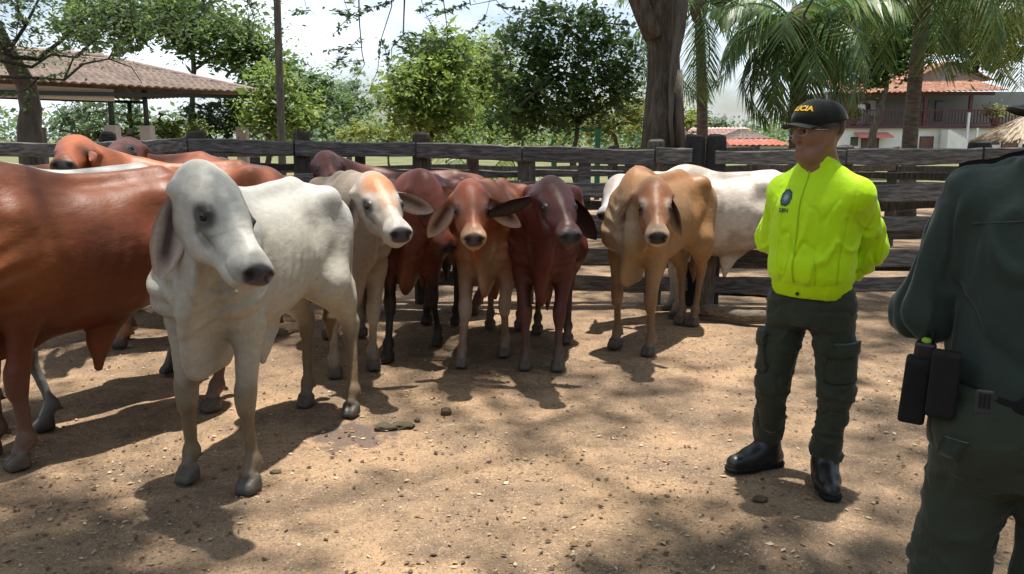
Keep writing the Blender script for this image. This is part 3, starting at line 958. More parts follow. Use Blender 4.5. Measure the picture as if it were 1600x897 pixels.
for i, (px, Y, pt, rt, w, mt, rd) in enumerate(FP):
    p = at(px, 215.9, Y)
    fpost(p.x, Y, zat(px, pt, Y), w, mt, fence, rd)
    if i == 0 or i == 9: continue                 # the gap between the two gate posts stays open
    q = FP[i - 1]; qp = at(q[0], 215.9, q[1])
    za, zb = zat(q[0], q[3], q[1]), zat(px, rt, Y)
    for k, (dz, hh, t) in enumerate(RAILS):
        off = -(w + q[4]) / 4 - .025
        e = .05 if k % 2 else .03
        a = Vector((qp.x - e, q[1] + off, za + dz - hh / 2 + frng.uniform(-.012, .012))); b = Vector((p.x + e * .4 - .06, Y + off, zb + dz - hh / 2 + frng.uniform(-.012, .012)))
        plank('rail', a, b, hh * frng.uniform(.92, 1.06), t, M_WOOD, fence)
    for dz, hh in ((-.235, .07), (-.50, .09), (-.79, .10), (-1.09, .09)):                 # slimmer rails on the far side of the posts
        off = (w + q[4]) / 4 + .02
        plank('rail', (qp.x - .03, q[1] + off, za + dz - hh / 2 + frng.uniform(-.03, .03)), (p.x - .03, Y + off, zb + dz - hh / 2 + frng.uniform(-.03, .03)), hh, .035, M_POST if frng.random() < .4 else M_WOOD, fence, 5)
# short boards hanging between the two top rails
for px in (330, 395, 560, 740, 915, 985, 1180, 1250):
    p = at(px, 215.9, 8.02)
    mb = MB(); mb.box((p.x, 8.06, 1.20 + frng.uniform(-.05, .05)), (.07 + .05 * frng.random(), .03, .50), None, .006, frng)
    mb.build('batten', M_WOOD if px % 2 else M_POST, fence)

# back fence of the next pen
back = empty('corral_fence'); tag(back, 'thinner rail fence of the next pen, seen through the gaps of the front fence', 'fence', 'plank fences of the pens')
bx = [-14, -11.6, -9.2, -7.0, -4.9, -2.7, -.6, 1.5, 3.6, 5.7, 8.0, 10.2, 12.6]
for i, x in enumerate(bx):
    fpost(x, 12.0 + .04 * i, 1.46 + frng.uniform(-.05, .05), .15, M_POST, back, i % 2 == 0)
    if i:
        for dz in (1.40, 1.16, .90, .62, .32):
            plank('rail', (bx[i - 1], 11.9 + .04 * (i - 1), dz + frng.uniform(-.02, .02)), (x - .02, 11.9 + .04 * i, dz + frng.uniform(-.02, .02)), .10, .035, M_POST, back, 4)
# fallen logs and boards by the gate posts
M_LOG = mat('log_bark', (.13, .10, .075), rough=.9, color2=(.22, .18, .14), mscale=6, var=.3, vscale=8, bump=.6, bscale=25, stretch=(1.5, 8, 8))
def log(name, a, b, r1, r2, m, label, cat):
    a, b = Vector(a), Vector(b)
    pts = [a.lerp(b, i / 6) + Vector((0, 0, .012 * math.sin(i * 1.7))) for i in range(7)]
    o = MB().tube(pts, [r1 + (r2 - r1) * i / 6 + .004 * math.sin(i * 2.3) for i in range(7)], 12).build(name, m, None, True)
    return tag(o, label, cat)
a, b = G(1092, 497), G(1236, 512)
log('log', (a.x, a.y, .07), (b.x, b.y, .07), .055, .05, M_LOG, 'long dark log lying on the ground beside the gate posts', 'log')
a, b = G(1130, 463), G(1215, 468)
tag(plank('board', (a.x, a.y + .25, .035), (b.x, b.y + .25, .03), .05, .24, M_POSTP, None, 5, .008), 'pale broken board lying behind the log', 'board')
p = at(1116, 215.9, 7.72)
fpost(p.x, 7.72, .98, .13, M_POSTP, fence, False)  # pale post: sunlit side of the gate post put into its colour

# ------------------------------------------------------------------ trees
M_BARK = mat('bark', (.085, .068, .052), rough=.92, spec=.15, color2=(.16, .135, .11), mscale=3, mlo=.42, mhi=.66, var=.3, vscale=6, bump=.9, bscale=14, stretch=(4, 4, .8))
M_BARKG = mat('bark_grey', (.17, .15, .13), rough=.92, spec=.15, color2=(.08, .065, .05), mscale=3, mlo=.45, mhi=.66, var=.3, vscale=6, bump=.9, bscale=14, stretch=(4, 4, .8))
M_TWIG = mat('twig_bark', (.055, .045, .038), rough=.9, var=.3, vscale=5)
M_LEAF = mat('leaf', attr='col', rough=.5, spec=.35, transl=.5)

def leaf_cards(P, size, aspect, pal, rng, up=.5, fold=.12, hang=0.0):
    """one diamond leaf per point of P"""
    n = len(P)
    nrm = rng.normal(size=(n, 3)); nrm[:, 2] = np.abs(nrm[:, 2]) + up * 1.5
    nrm /= np.linalg.norm(nrm, axis=1, keepdims=True)
    t = rng.normal(size=(n, 3)); t[:, 2] -= hang
    t -= nrm * np.sum(t * nrm, 1, keepdims=True); t /= np.maximum(np.linalg.norm(t, axis=1, keepdims=True), 1e-6)
    b = np.cross(nrm, t)
    L = size * (.6 + .8 * rng.random(n)) * .5; W = L * aspect
    V = np.stack([P - t * L[:, None], P - b * W[:, None] + nrm * (W * fold)[:, None], P + t * L[:, None], P + b * W[:, None] + nrm * (W * fold)[:, None]], 1)
    pal = np.array(pal)
    C = pal[rng.integers(0, len(pal), n)] * (.75 + .5 * rng.random((n, 1)))
    return V.reshape(-1, 3), np.arange(n * 4).reshape(-1, 4), np.repeat(C, 4, 0)

def blob_points(blobs, per, rng, shell=.55):
    """points gathered in small clumps inside ellipsoids (c, (rx, ry, rz))"""
    out = []
    for (c, r) in blobs:
        r = np.array(r); vol = r[0] * r[1] * r[2]
        ncl = max(5, int(per * (vol ** .62)))
        d = rng.normal(size=(ncl, 3)); d /= np.linalg.norm(d, axis=1, keepdims=True)
        rad = shell + (1 - shell) * rng.random((ncl, 1)) ** .6
        rad *= (.82 + .36 * rng.random((ncl, 1)))
        out.append(np.array(c) + d * rad * r)
    return np.concatenate(out)

def limbs(base_pts, base_r, targets, rng, sag=.15, wob=.12):
    """skeleton: trunk polyline, then each target joined to the nearest point by a curved branch; returns MB tubes"""
    mb = MB()
    nodes = [Vector(p) for p in base_pts]; par = [i - 1 for i in range(len(nodes))]; w = [0.0] * len(nodes)
    top = nodes[-1]
    targets = sorted([Vector(t) for t in targets], key=lambda t: (t - top).length)
    first = max(1, int(len(nodes) * .45))
    paths = []
    for t in targets:
        k = min(range(first, len(nodes)), key=lambda i: (nodes[i] - t).length + max(0, nodes[i].z - t.z) * .8)
        a = nodes[k]; prev = k
        m = max(3, min(6, int((t - a).length / .7)))
        for j in range(1, m + 1):
            u = j / m
            p = a.lerp(t, u) + Vector((rng.normal() * wob, rng.normal() * wob, rng.normal() * wob + sag * math.sin(u * math.pi))) * (1 if j < m else 0) * min(1, (t - a).length * .3)
            nodes.append(p); par.append(prev); w.append(0.0); prev = len(nodes) - 1
        q = prev
        while q >= 0:
            w[q] += 1; q = par[q]
    return nodes, par, w, len(base_pts)

def tree_mesh(name, parent, base_pts, base_r, targets, rng, matl, twig=.010, n=8, flute=0.0, sag=.15, wob=.12):
    nodes, par, w, nb = limbs(base_pts, base_r, targets, rng, sag, wob)
    mb = MB()
    mb.tube(base_pts, base_r, 18 if flute else 12, True, flute)
    ch = {}
    for i, p in enumerate(par): ch.setdefault(p, []).append(i)
    W0 = max(1.0, max(w))
    rad = lambda i: twig + (base_r[-1] * .8 - twig) * (w[i] / W0) ** .62
    done = set()
    for i in range(nb, len(nodes)):
        if i in done: continue
        chain = [par[i], i]; done.add(i)
        while True:
            c = [k for k in ch.get(chain[-1], []) if k not in done]
            if not c: break
            k = max(c, key=lambda q: w[q]); chain.append(k); done.add(k)
        rr = [rad(k) for k in chain]; rr[0] = min(rr[0], rr[1] * 1.15)
        mb.tube([nodes[k] for k in chain], rr, 6 if max(rr) < .06 else n, False)
    return mb.build(name, matl, parent, True)

def px_blob(px, py, Y, rx, ry, rd=None):
    c = at(px, py, Y); k = Y / FPX
    return (tuple(c), (rx * k, (rd if rd else (rx + ry) / 2) * k, ry * k))

PAL_DARK = [(0.043, 0.080, 0.029), (0.058, 0.104, 0.035), (0.080, 0.123, 0.043), (0.032, 0.061, 0.026)]
PAL_MID = [(0.103, 0.179, 0.048), (0.137, 0.214, 0.054), (0.077, 0.137, 0.042), (0.179, 0.248, 0.060)]
PAL_LIGHT = [(0.189, 0.282, 0.060), (0.248, 0.325, 0.068), (0.145, 0.231, 0.054), (0.308, 0.359, 0.085)]
PAL_YEL = [(0.236, 0.260, 0.059), (0.189, 0.236, 0.053), (0.295, 0.295, 0.083), (0.142, 0.189, 0.047)]
PAL_BLUE = [(0.109, 0.167, 0.094), (0.138, 0.196, 0.109), (0.087, 0.138, 0.080), (0.174, 0.225, 0.116)]  # bluish greens; on far trees they put distance haze into the leaf colour

def tree(name, label, base, trunk_r, blobs, pal, seed, per=30, leaf=.16, aspect=.45, nl=26, spread=.28, bark=None, lean=None, fork=.5, group='trees round the corral', twig=.012, extra_pts=None, up=.5, hang=.3, nbranch=40, trunk_pts=None):
    rng = np.random.default_rng(seed)
    leaf, nl = leaf * .60, int(nl * 2.6)
    root = empty(name, base)
    base = Vector(base)
    cl = blob_points(blobs, per, rng)
    cl = cl[cl[:, 2] > .35]
    cen = Vector(np.mean([b[0] for b in blobs], axis=0))
    if trunk_pts is None:
        top = base.lerp(Vector((cen.x, cen.y, cen.z)), fork)
        top = Vector((base.x + (cen.x - base.x) * .35 + (lean or 0), base.y + (cen.y - base.y) * .35, base.z + (cen.z - base.z) * fork))
        trunk_pts = [base.lerp(top, i / 6) + Vector((.05 * math.sin(i * 1.3 + seed), .05 * math.cos(i * 1.7), 0)) * min(i, 1) for i in range(7)]
    rel = [p - base for p in trunk_pts]
    rr = [trunk_r * (1.25 if i == 0 else 1 - .45 * i / len(rel)) for i in range(len(rel))]
    tg = cl[rng.permutation(len(cl))[:nbranch]] - np.array(base)
    tree_mesh('trunk', root, rel, rr, [tuple(t) for t in tg], rng, bark or M_BARK, twig)
    # leaves gathered round each clump
    P = (cl[:, None, :] + rng.normal(size=(len(cl), nl, 3)) * np.array([spread, spread, spread * .6])).reshape(-1, 3)
    tone = np.repeat(.8 + .45 * rng.random(len(cl)), nl)
    V, F, C = leaf_cards(P - np.array(base), leaf, aspect, pal, rng, up, hang=hang)
    C = C * np.repeat(tone, 4)[:, None]
    # bigger sprays in the heart of each clump close the crown; inner shade put into their darker colour
    nk = max(2, nl // (9 if seed != 11 else 16))
    P2 = (cl[:, None, :] + rng.normal(size=(len(cl), nk, 3)) * spread * .6).reshape(-1, 3)
    V2, F2, C2 = leaf_cards(P2 - np.array(base), leaf * 2.6, .6, pal[:2], rng, up, hang=hang)
    F = np.concatenate([F, F2 + len(V)]); V = np.concatenate([V, V2]); C = np.concatenate([C, C2 * .8])
    mesh_np('crown', V, F, M_LEAF, root, False, C)
    return tag(root, label, 'tree', group)

# --- trees beyond the fences, near to far
def gp(px, Y): 
    p = at(px, 215.9, Y); return (p.x, p.y, -.02)
tree('leafy_tree', 'dense dark leafy tree left of the big fluted trunk, thin stems', gp(905, 15.5), .09,
     [px_blob(820, 90, 15.5, 52, 60), px_blob(880, 60, 15.2, 60, 55), px_blob(945, 75, 15.5, 50, 55), px_blob(850, 150, 15.2, 70, 45), px_blob(930, 140, 15.6, 60, 45), px_blob(800, 170, 15.8, 45, 35), px_blob(880, 190, 15.9, 60, 22), px_blob(975, 130, 15.8, 28, 40)],
     PAL_DARK[2:3] + PAL_MID[:3] + PAL_DARK[:2], 11, per=80, leaf=.15, nl=20, spread=.19, nbranch=50, twig=.010, fork=.55, aspect=.5)
tree('leafy_tree', 'bright green bushy tree behind the rail, left of the yellowing palm', gp(668, 20), .11,
     [px_blob(660, 110, 20, 50, 42), px_blob(695, 90, 20.5, 35, 35), px_blob(640, 150, 19.5, 42, 30), px_blob(690, 150, 20, 45, 40), px_blob(660, 190, 20, 60, 28), px_blob(720, 180, 20.5, 30, 30)],
     PAL_LIGHT + PAL_MID, 12, per=60, leaf=.19, nl=22, spread=.26, nbranch=36)
tree('leafy_tree', 'round mid green tree just right of the bare pole', gp(492, 29), .14,
     [px_blob(478, 140, 29, 34, 30), px_blob(505, 165, 29, 38, 28), px_blob(470, 185, 28, 34, 28), px_blob(455, 120, 30, 20, 28), px_blob(450, 195, 29, 30, 16)], PAL_MID + PAL_BLUE, 13, per=40, leaf=.26, nl=18, spread=.36)
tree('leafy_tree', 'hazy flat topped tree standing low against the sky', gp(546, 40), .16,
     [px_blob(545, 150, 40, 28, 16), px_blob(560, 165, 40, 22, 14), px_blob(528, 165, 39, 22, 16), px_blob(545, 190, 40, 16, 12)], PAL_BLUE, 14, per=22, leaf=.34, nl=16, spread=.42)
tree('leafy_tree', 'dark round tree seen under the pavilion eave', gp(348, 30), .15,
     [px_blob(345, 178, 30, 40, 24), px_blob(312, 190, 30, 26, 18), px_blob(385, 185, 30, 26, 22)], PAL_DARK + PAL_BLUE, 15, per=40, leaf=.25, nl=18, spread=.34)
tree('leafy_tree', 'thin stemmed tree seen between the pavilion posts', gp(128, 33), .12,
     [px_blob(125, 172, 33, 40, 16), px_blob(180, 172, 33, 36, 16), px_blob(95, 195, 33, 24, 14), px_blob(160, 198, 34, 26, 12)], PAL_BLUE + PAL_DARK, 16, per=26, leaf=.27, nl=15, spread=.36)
tree('leafy_tree', 'leafy tree rising behind the pavilion roof', gp(300, 30), .2,
     [px_blob(285, 35, 30, 60, 40), px_blob(345, 62, 30, 60, 36), px_blob(225, 20, 31, 60, 36), px_blob(395, 92, 30, 32, 34), px_blob(160, 45, 31, 50, 40), px_blob(408, 130, 29, 22, 26)], PAL_MID + PAL_LIGHT[:2] + PAL_BLUE[:2], 17, per=42, leaf=.30, nl=18, spread=.42, nbranch=50)
tree('leafy_tree', 'sunlit yellow green tree behind the dark one and the big trunk', gp(958, 26), .14,
     [px_blob(955, 185, 26, 42, 26), px_blob(985, 165, 26, 24, 26), px_blob(905, 195, 26, 40, 16), px_blob(1075, 185, 27, 20, 22)], PAL_YEL, 18, per=42, leaf=.22, nl=18, spread=.3)
tree('leafy_tree', 'shady tree filling the space behind the two coconut palms', gp(1360, 34), .2,
     [px_blob(1345, 85, 34, 60, 45), px_blob(1300, 50, 34, 40, 45), px_blob(1400, 60, 34, 50, 45), px_blob(1330, 20, 34, 60, 30), px_blob(1470, 40, 34, 50, 40), px_blob(1545, 60, 34, 50, 45)], PAL_DARK + PAL_MID, 19, per=40, leaf=.34, nl=18, spread=.45, nbranch=40)
tree('leafy_tree', 'small pale tree above the low red roofs', gp(1108, 75), .2, [px_blob(1108, 196, 75, 22, 12), px_blob(1090, 190, 76, 16, 18), px_blob(1130, 200, 75, 14, 8)], PAL_BLUE + PAL_LIGHT[:1], 20, per=14, leaf=.5, nl=16, spread=.6)
tree('leafy_tree', 'broad sunlit tree filling the gap behind the bushy one', gp(700, 30), .18,
     [px_blob(640, 150, 30, 40, 36), px_blob(700, 120, 30, 46, 44), px_blob(760, 110, 31, 44, 44), px_blob(730, 170, 30, 50, 34), px_blob(670, 190, 30, 50, 26), px_blob(800, 170, 31, 46, 40)], PAL_LIGHT + PAL_YEL, 25, per=42, leaf=.28, nl=18, spread=.42, nbranch=30)
tree('leafy_tree', 'light green tree between the pavilion and the bare pole', gp(410, 24), .12,
     [px_blob(405, 175, 24, 30, 26), px_blob(425, 140, 24, 24, 30), px_blob(460, 160, 24, 22, 30), px_blob(430, 200, 24, 34, 14)], PAL_LIGHT + PAL_MID, 26, per=50, leaf=.22, nl=18, spread=.3, nbranch=24)
tree('shrub', 'low pale green shrub behind the rail below the bushy tree', gp(610, 24), .06, [px_blob(600, 208, 24, 40, 13), px_blob(650, 208, 24, 30, 12), px_blob(560, 210, 24, 30, 10)], PAL_YEL + PAL_LIGHT, 21, per=60, leaf=.18, nl=16, spread=.22, group='shrubs beyond the fence', nbranch=16)
tree('shrub', 'low pale green shrub beyond the fence under the pavilion', gp(270, 27), .06, [px_blob(225, 207, 27, 40, 14), px_blob(290, 207, 27, 40, 14), px_blob(150, 212, 27, 40, 10)], PAL_YEL + PAL_LIGHT, 22, per=60, leaf=.19, nl=16, spread=.24, group='shrubs beyond the fence', nbranch=16)
tree('shrub', 'low green shrub behind the rail under the dark leafy tree', gp(820, 19), .06, [px_blob(790, 212, 19, 40, 14), px_blob(860, 212, 19, 40, 12), px_blob(740, 210, 19, 30, 12)], PAL_MID + PAL_LIGHT, 23, per=60, leaf=.15, nl=16, spread=.2, group='shrubs beyond the fence', nbranch=16)

# --- the spreading shade trees over the corral
def canopy_clumps(rng, n, x0, x1, y0, y1, z0, z1, gaps, gate=.0, sc=.33, seed=3):
    out = []
    tries = 0
    while len(out) < n and tries < n * 30:
        tries += 1
        p = np.array([rng.uniform(x0, x1), rng.uniform(y0, y1), rng.uniform(z0, z1)])
        g = p - np.array(SUN_DIR) * (p[2] / SUN_DIR.z)          # where its shadow falls
        if any((g[0] - a) ** 2 / rx ** 2 + (g[1] - b) ** 2 / ry ** 2 < 1 for a, b, rx, ry in gaps): continue
        if fbm(np.array([[g[0], g[1], 0.]]), sc, 2, seed)[0] < gate: continue
        out.append(p)
    return np.array(out)
# open sky over the white zebu, the brown one and the officer: sunlit in the photograph
GAPS = [(-1.15, 3.95, .95, 1.25), (.3, 4.6, .5, .45), (-.2, 3.2, .45, .35), (-2.3, 4.4, .85, .85), (1.45, 3.6, .70, .60), (1.7, 7.2, .9, .6), (-2.6, 6.2, .9, .6), (1.1, 6.2, .6, .6)]
GATE, GSC, GSEED = -.02, .85, 3            # one pattern of openings shared by the three crowns

def shade_tree(name, label, base, trunk_pts, trunk_r, clumps, seed, droops=(), nl=50, leaf=.20, bark=None, flute=0.0, pal=None, spread=.34, nbranch=90, fine=None):
    rng = np.random.default_rng(seed)
    root = empty(name, base)
    b = np.array(base)
    rel = [Vector(p) - Vector(base) for p in trunk_pts]
    pick = clumps[rng.permutation(len(clumps))[:nbranch]] - b
    tree_mesh('trunk', root, rel, trunk_r, [tuple(t) for t in pick], rng, bark or M_BARK, .014, 10, flute, .35, .2)
    P = (clumps[:, None, :] + rng.normal(size=(len(clumps), nl, 3)) * np.array([spread, spread, spread * .35])).reshape(-1, 3)
    V, F, C = leaf_cards(P - b, leaf, .42, pal or PAL_MID, rng, .8)
    mesh_np('crown', V, F, M_LEAF, root, False, C)
    if fine is not None:
        P = (fine[:, None, :] + rng.normal(size=(len(fine), 75, 3)) * np.array([.34, .34, .12])).reshape(-1, 3)
        V, F, C = leaf_cards(P - b, .085, .42, PAL_MID + PAL_BLUE + PAL_LIGHT[:1], rng, .8)
        mesh_np('crown', V, F, M_LEAF, root, False, C)
    # long drooping twigs with feathery leaflets that hang into view
    for k, (pts, r, dens) in enumerate(droops):
        pts = [Vector(p) - Vector(base) for p in pts]
        mb = MB(); mb.tube(pts, [r * (1 - .75 * i / (len(pts) - 1)) for i in range(len(pts))], 6, False)
        LP = []
        for i in range(len(pts) - 1):
            a, c = pts[i], pts[i + 1]
            for j in range(max(1, int((c - a).length / .22))):
                if rng.random() > dens: continue
                q = a.lerp(c, rng.random())
                d = Vector((rng.normal(), rng.normal() * .6, rng.normal() * .35 - .1)).normalized()
                L = rng.uniform(.18, .55)
                e = q + d * L + Vector((0, 0, -.06))
                mb.tube([q, q.lerp(e, .5) + Vector((0, 0, .02)), e], [.006, .004, .002], 4, False)
                m = int(L * 130)
                u = rng.random(m) ** .8
                for t in u:
                    LP.append(q.lerp(e, t) + Vector((rng.normal() * .035, rng.normal() * .035, rng.normal() * .02)))
        br = mb.build('branch', M_TWIG, root, True)
        if LP:
            V, F, C = leaf_cards(np.array([tuple(p) for p in LP]), .085, .40, PAL_BLUE + PAL_MID, rng, .9)
            mesh_np('leaves', V, F, M_LEAF, br, False, C)
    return tag(root, label, 'tree', 'trees round the corral')

rc = np.random.default_rng(77)
def drp(Y, *pp):
    return [at(x, y, Y + .25 * i) for i, (x, y) in enumerate(pp)]
DR = [
 (drp(9.0, (628, -260), (632, -90), (632, 0), (630, 55), (612, 75), (612, 95)), .022, .75),
 (drp(9.0, (630, 55), (640, 75), (643, 90)), .010, .8),
 (drp(9.2, (600, -200), (612, 10), (596, 60), (590, 110), (578, 140), (590, 150)), .012, .8),
 (drp(9.4, (545, -220), (560, -20), (562, 40), (566, 85), (570, 100), (552, 130), (545, 150)), .016, .8),
 (drp(9.4, (566, 74), (530, 76), (490, 80)), .008, .9),
 (drp(9.8, (680, -200), (690, -20), (697, 30), (700, 60), (710, 75)), .014, .8),
 (drp(9.8, (700, 60), (690, 95)), .008, .9),
 (drp(10.2, (720, -100), (735, 8), (775, 0), (790, 20), (802, 28)), .014, .7),
 (drp(9.6, (480, -150), (470, -30), (478, 10), (500, 30)), .010, .95),
 (drp(9.6, (520, -160), (530, -20), (545, 20), (560, 26)), .010, .95),
 (drp(10.5, (660, -120), (655, -10), (668, 30), (690, 38)), .010, .95),
 (drp(10.5, (760, -120), (770, -20), (760, 22), (745, 42)), .010, .95),
 (drp(10.5, (830, -120), (826, -20), (845, 12), (860, 30)), .010, .95),
 (drp(11.0, (1150, -120), (1150, -30), (1165, 12), (1180, 22)), .010, .95),
]
# big fluted tree, trunk in view right of the middle
bt = Vector(gp(1036, 12.6))
btp = [bt, Vector(at(1036, 170, 12.6)), Vector(at(1036, 110, 12.6)), Vector(at(1034, 55, 12.6)), Vector(at(1030, 5, 12.6)), Vector(at(1024, -60, 12.5)), Vector(at(1016, -140, 12.4)), Vector(at(1005, -230, 12.2))]
cl1 = canopy_clumps(rc, 430, -7, 9, 3.5, 17, 9.0, 11.5, GAPS, GATE, GSC, GSEED)
DR = [(p, r * .6, d * .75) for p, r, d in DR]
big = shade_tree('shade_tree', 'big old tree with fluted twisting trunk behind the fence', bt, btp, [.40, .27, .22, .21, .26, .33, .36, .30], cl1, 31, DR, bark=M_BARK, flute=.15)
# second stem and the pale rope-like root clinging to the trunk
mb = MB(); mb.tube([Vector(at(1061, 232, 12.3)) - bt, Vector(at(1061, 160, 12.3)) - bt, Vector(at(1060, 110, 12.35)) - bt], [.075, .07, .06], 10); mb.build('stem', M_BARKG, big, True)
pts = [(1052, 235), (1048, 190), (1049, 140), (1055, 90), (1062, 50), (1066, 10), (1070, -40)]
MB().tube([Vector(at(x, y, 12.24)) - bt for x, y in pts], [.03, .035, .045, .06, .075, .085, .09], 8).build('stem', M_BARKG, big, True)
pts = [(1010, 0), (1000, -30), (985, -80)]
MB().tube([Vector(at(x, y, 12.4)) - bt for x, y in [(1022, 60), (1008, 25), (994, -10), (975, -70)]], [.14, .15, .14, .12], 10).build('limb', M_BARK, big, True)

# grey tree at the far left whose bare branches cross the pavilion roof
lt = Vector(gp(45, 14.0))
ltp = [lt, Vector(at(45, 200, 14)), Vector(at(48, 170, 14)), Vector(at(40, 130, 13.8)), Vector(at(10, 80, 13.5)), Vector(at(-20, 20, 13.2)), Vector(at(-40, -90, 13))]
cl2 = canopy_clumps(rc, 240, -12, -1.0, 1.0, 14, 8.0, 10.0, GAPS, GATE, GSC, GSEED)
fine2 = np.array(blob_points([px_blob(40, 30, 13, 70, 40), px_blob(140, 8, 13, 80, 30), px_blob(230, 25, 13.5, 60, 34), px_blob(300, 5, 13, 70, 26), px_blob(20, 90, 13.5, 40, 30), px_blob(370, 25, 14, 40, 26), px_blob(110, 62, 13.5, 40, 18)], 34, rc))
DL = [
 (drp(13.0, (-10, 60), (20, 90), (60, 92), (100, 60), (130, 28), (170, 14), (200, 0)), .05, .25),
 (drp(12.8, (0, 95), (50, 105), (80, 85), (120, 90), (160, 52), (195, 20)), .03, .35),
 (drp(12.6, (0, 120), (60, 122), (100, 125), (115, 90), (150, 60)), .03, .3),
 (drp(12.4, (100, 125), (130, 100), (170, 92), (205, 105), (222, 130)), .02, .5),
 (drp(12.4, (170, 92), (185, 62), (192, 40)), .014, .6),
 (drp(12.8, (10, 85), (40, 40), (60, 0), (80, -30)), .035, .6),
 (drp(12.6, (40, 40), (25, 10), (0, -20)), .03, .7),
 (drp(12.2, (60, 122), (40, 140), (10, 150)), .02, .6),
 (drp(12.2, (205, 30), (215, 70), (208, 100)), .010, .8),
 (drp(12.2, (240, -60), (250, -10), (262, 20), (285, 40)), .012, .95),
 (drp(12.5, (310, -60), (320, -10), (340, 22), (365, 36)), .012, .95),
 (drp(12.5, (380, -60), (385, -5), (398, 30), (390, 60)), .012, .95),
 (drp(12.5, (110, -60), (120, -10), (135, 15)), .012, .95),
 (drp(12.7, (180, -60), (190, -20), (214, 20), (235, 45)), .012, .95),
 (drp(12.3, (20, -40), (30, 20), (25, 60)), .02, .9),
]
shade_tree('shade_tree', 'grey trunked tree at the far edge with dark bare branches over the pavilion', lt, ltp, [.21, .18, .16, .15, .13, .12, .10], cl2, 32, DL, bark=M_BARKG, flute=.06, fine=fine2)
# a third one stands outside the picture on the near side and shades the foreground
cl3 = canopy_clumps(rc, 430, -6, 8, -4, 4.6, 8.5, 10.5, GAPS, GATE, GSC, GSEED)
st3 = Vector((6.2, -2.0, 0))
shade_tree('shade_tree', 'shade tree outside the picture whose crown dapples the foreground', st3, [st3 + Vector((0, 0, z)) for z in (0, 1.5, 3.0, 4.6, 6.4)], [.4, .32, .28, .25, .2], cl3, 33, bark=M_BARKG)

# bare pole left of the middle
mb = MB(); p0 = Vector(gp(437, 13.5)); p1 = at(431, -60, 13.5)
mb.tube([p0, p0.lerp(p1, .33), p0.lerp(p1, .66), p1, Vector((p1.x, p1.y, 6.4))], [.070, .064, .060, .057, .05], 12)
tag(mb.build('wooden_pole', mat('pole_wood', (.21, .18, .15), rough=.9, color2=(.14, .12, .10), mscale=4, var=.25, vscale=7, bump=.5, bscale=20, stretch=(6, 6, 1)), None, True), 'tall slim bare wooden pole standing behind the fence', 'pole')

# ------------------------------------------------------------------ palms
M_FROND = mat('palm_leaf', attr='col', rough=.42, spec=.4, transl=.35)
M_PALMT = mat('palm_trunk', (.20, .165, .13), rough=.9, color2=(.10, .08, .065), mscale=3, var=.3, vscale=8, bump=.7, bscale=18, stretch=(1.5, 1.5, 9))
def frond(root, az, el, L, droop, rng, pal, nleaf=34, lw=.028, ll=.55):
    d = Vector((math.cos(az), math.sin(az), 0)); pts = []
    p = Vector((0, 0, 0)); a = el
    n = 12
    for i in range(n + 1):
        pts.append(p.copy())
        p = p + (d * math.cos(a) + Vector((0, 0, math.sin(a)))) * (L / n)
        a -= droop / n * (1 + .9 * i / n)
    mb = MB(); mb.tube(pts, [.022 * (1 - .85 * i / n) + .003 for i in range(n + 1)], 5, False)
    side = Vector((-math.sin(az), math.cos(az), 0))
    LV, LF, LC = [], [], []
    for k in range(nleaf):
        u = .12 + .86 * k / nleaf
        i = min(n - 1, int(u * n)); q = pts[i].lerp(pts[i + 1], u * n - i); t = (pts[i + 1] - pts[i]).normalized()
        for s in (-1, 1):
            l = ll * math.sin(math.pi * (.15 + .8 * u)) ** .6 * rng.uniform(.8, 1.1)
            o = (side * s * .8 + t * .55 + Vector((0, 0, -.15 - .5 * rng.random()))).normalized()
            e = q + o * l + Vector((0, 0, -.28 * l - .2 * l * rng.random()))
            m = q.lerp(e, .5) + Vector((0, 0, .07 * l))
            wv = t * lw
            b = len(LV)
            LV += [q - wv * .5, q + wv * .5, m - wv, m + wv, e]
            LF += [(b, b + 1, b + 3, b + 2), (b + 2, b + 3, b + 4, b + 4)]
            c = np.array(pal[rng.integers(len(pal))]) * rng.uniform(.75, 1.2)
            LC += [c] * 5
    bm_ = MB(); bm_.v = [tuple(v) for v in mb.v]; bm_.f = mb.f
    b = len(bm_.v)
    me = bpy.data.meshes.new('frond')
    fs = [tuple(f) for f in mb.f] + [tuple(i + b for i in (f if f[2] != f[3] else f[:3])) for f in LF]
    me.from_pydata(bm_.v + [tuple(v) for v in LV], [], fs)
    ca = me.color_attributes.new('col', 'FLOAT_COLOR', 'POINT')
    cols = np.ones((len(me.vertices), 4), dtype=np.float32)
    cols[:b, :3] = np.array(pal[0]) * 1.3; cols[b:, :3] = np.array(LC)
    ca.data.foreach_set('color', cols.ravel())
    me.materials.append(M_FROND)
    o = bpy.data.objects.new('frond', me)
    return o

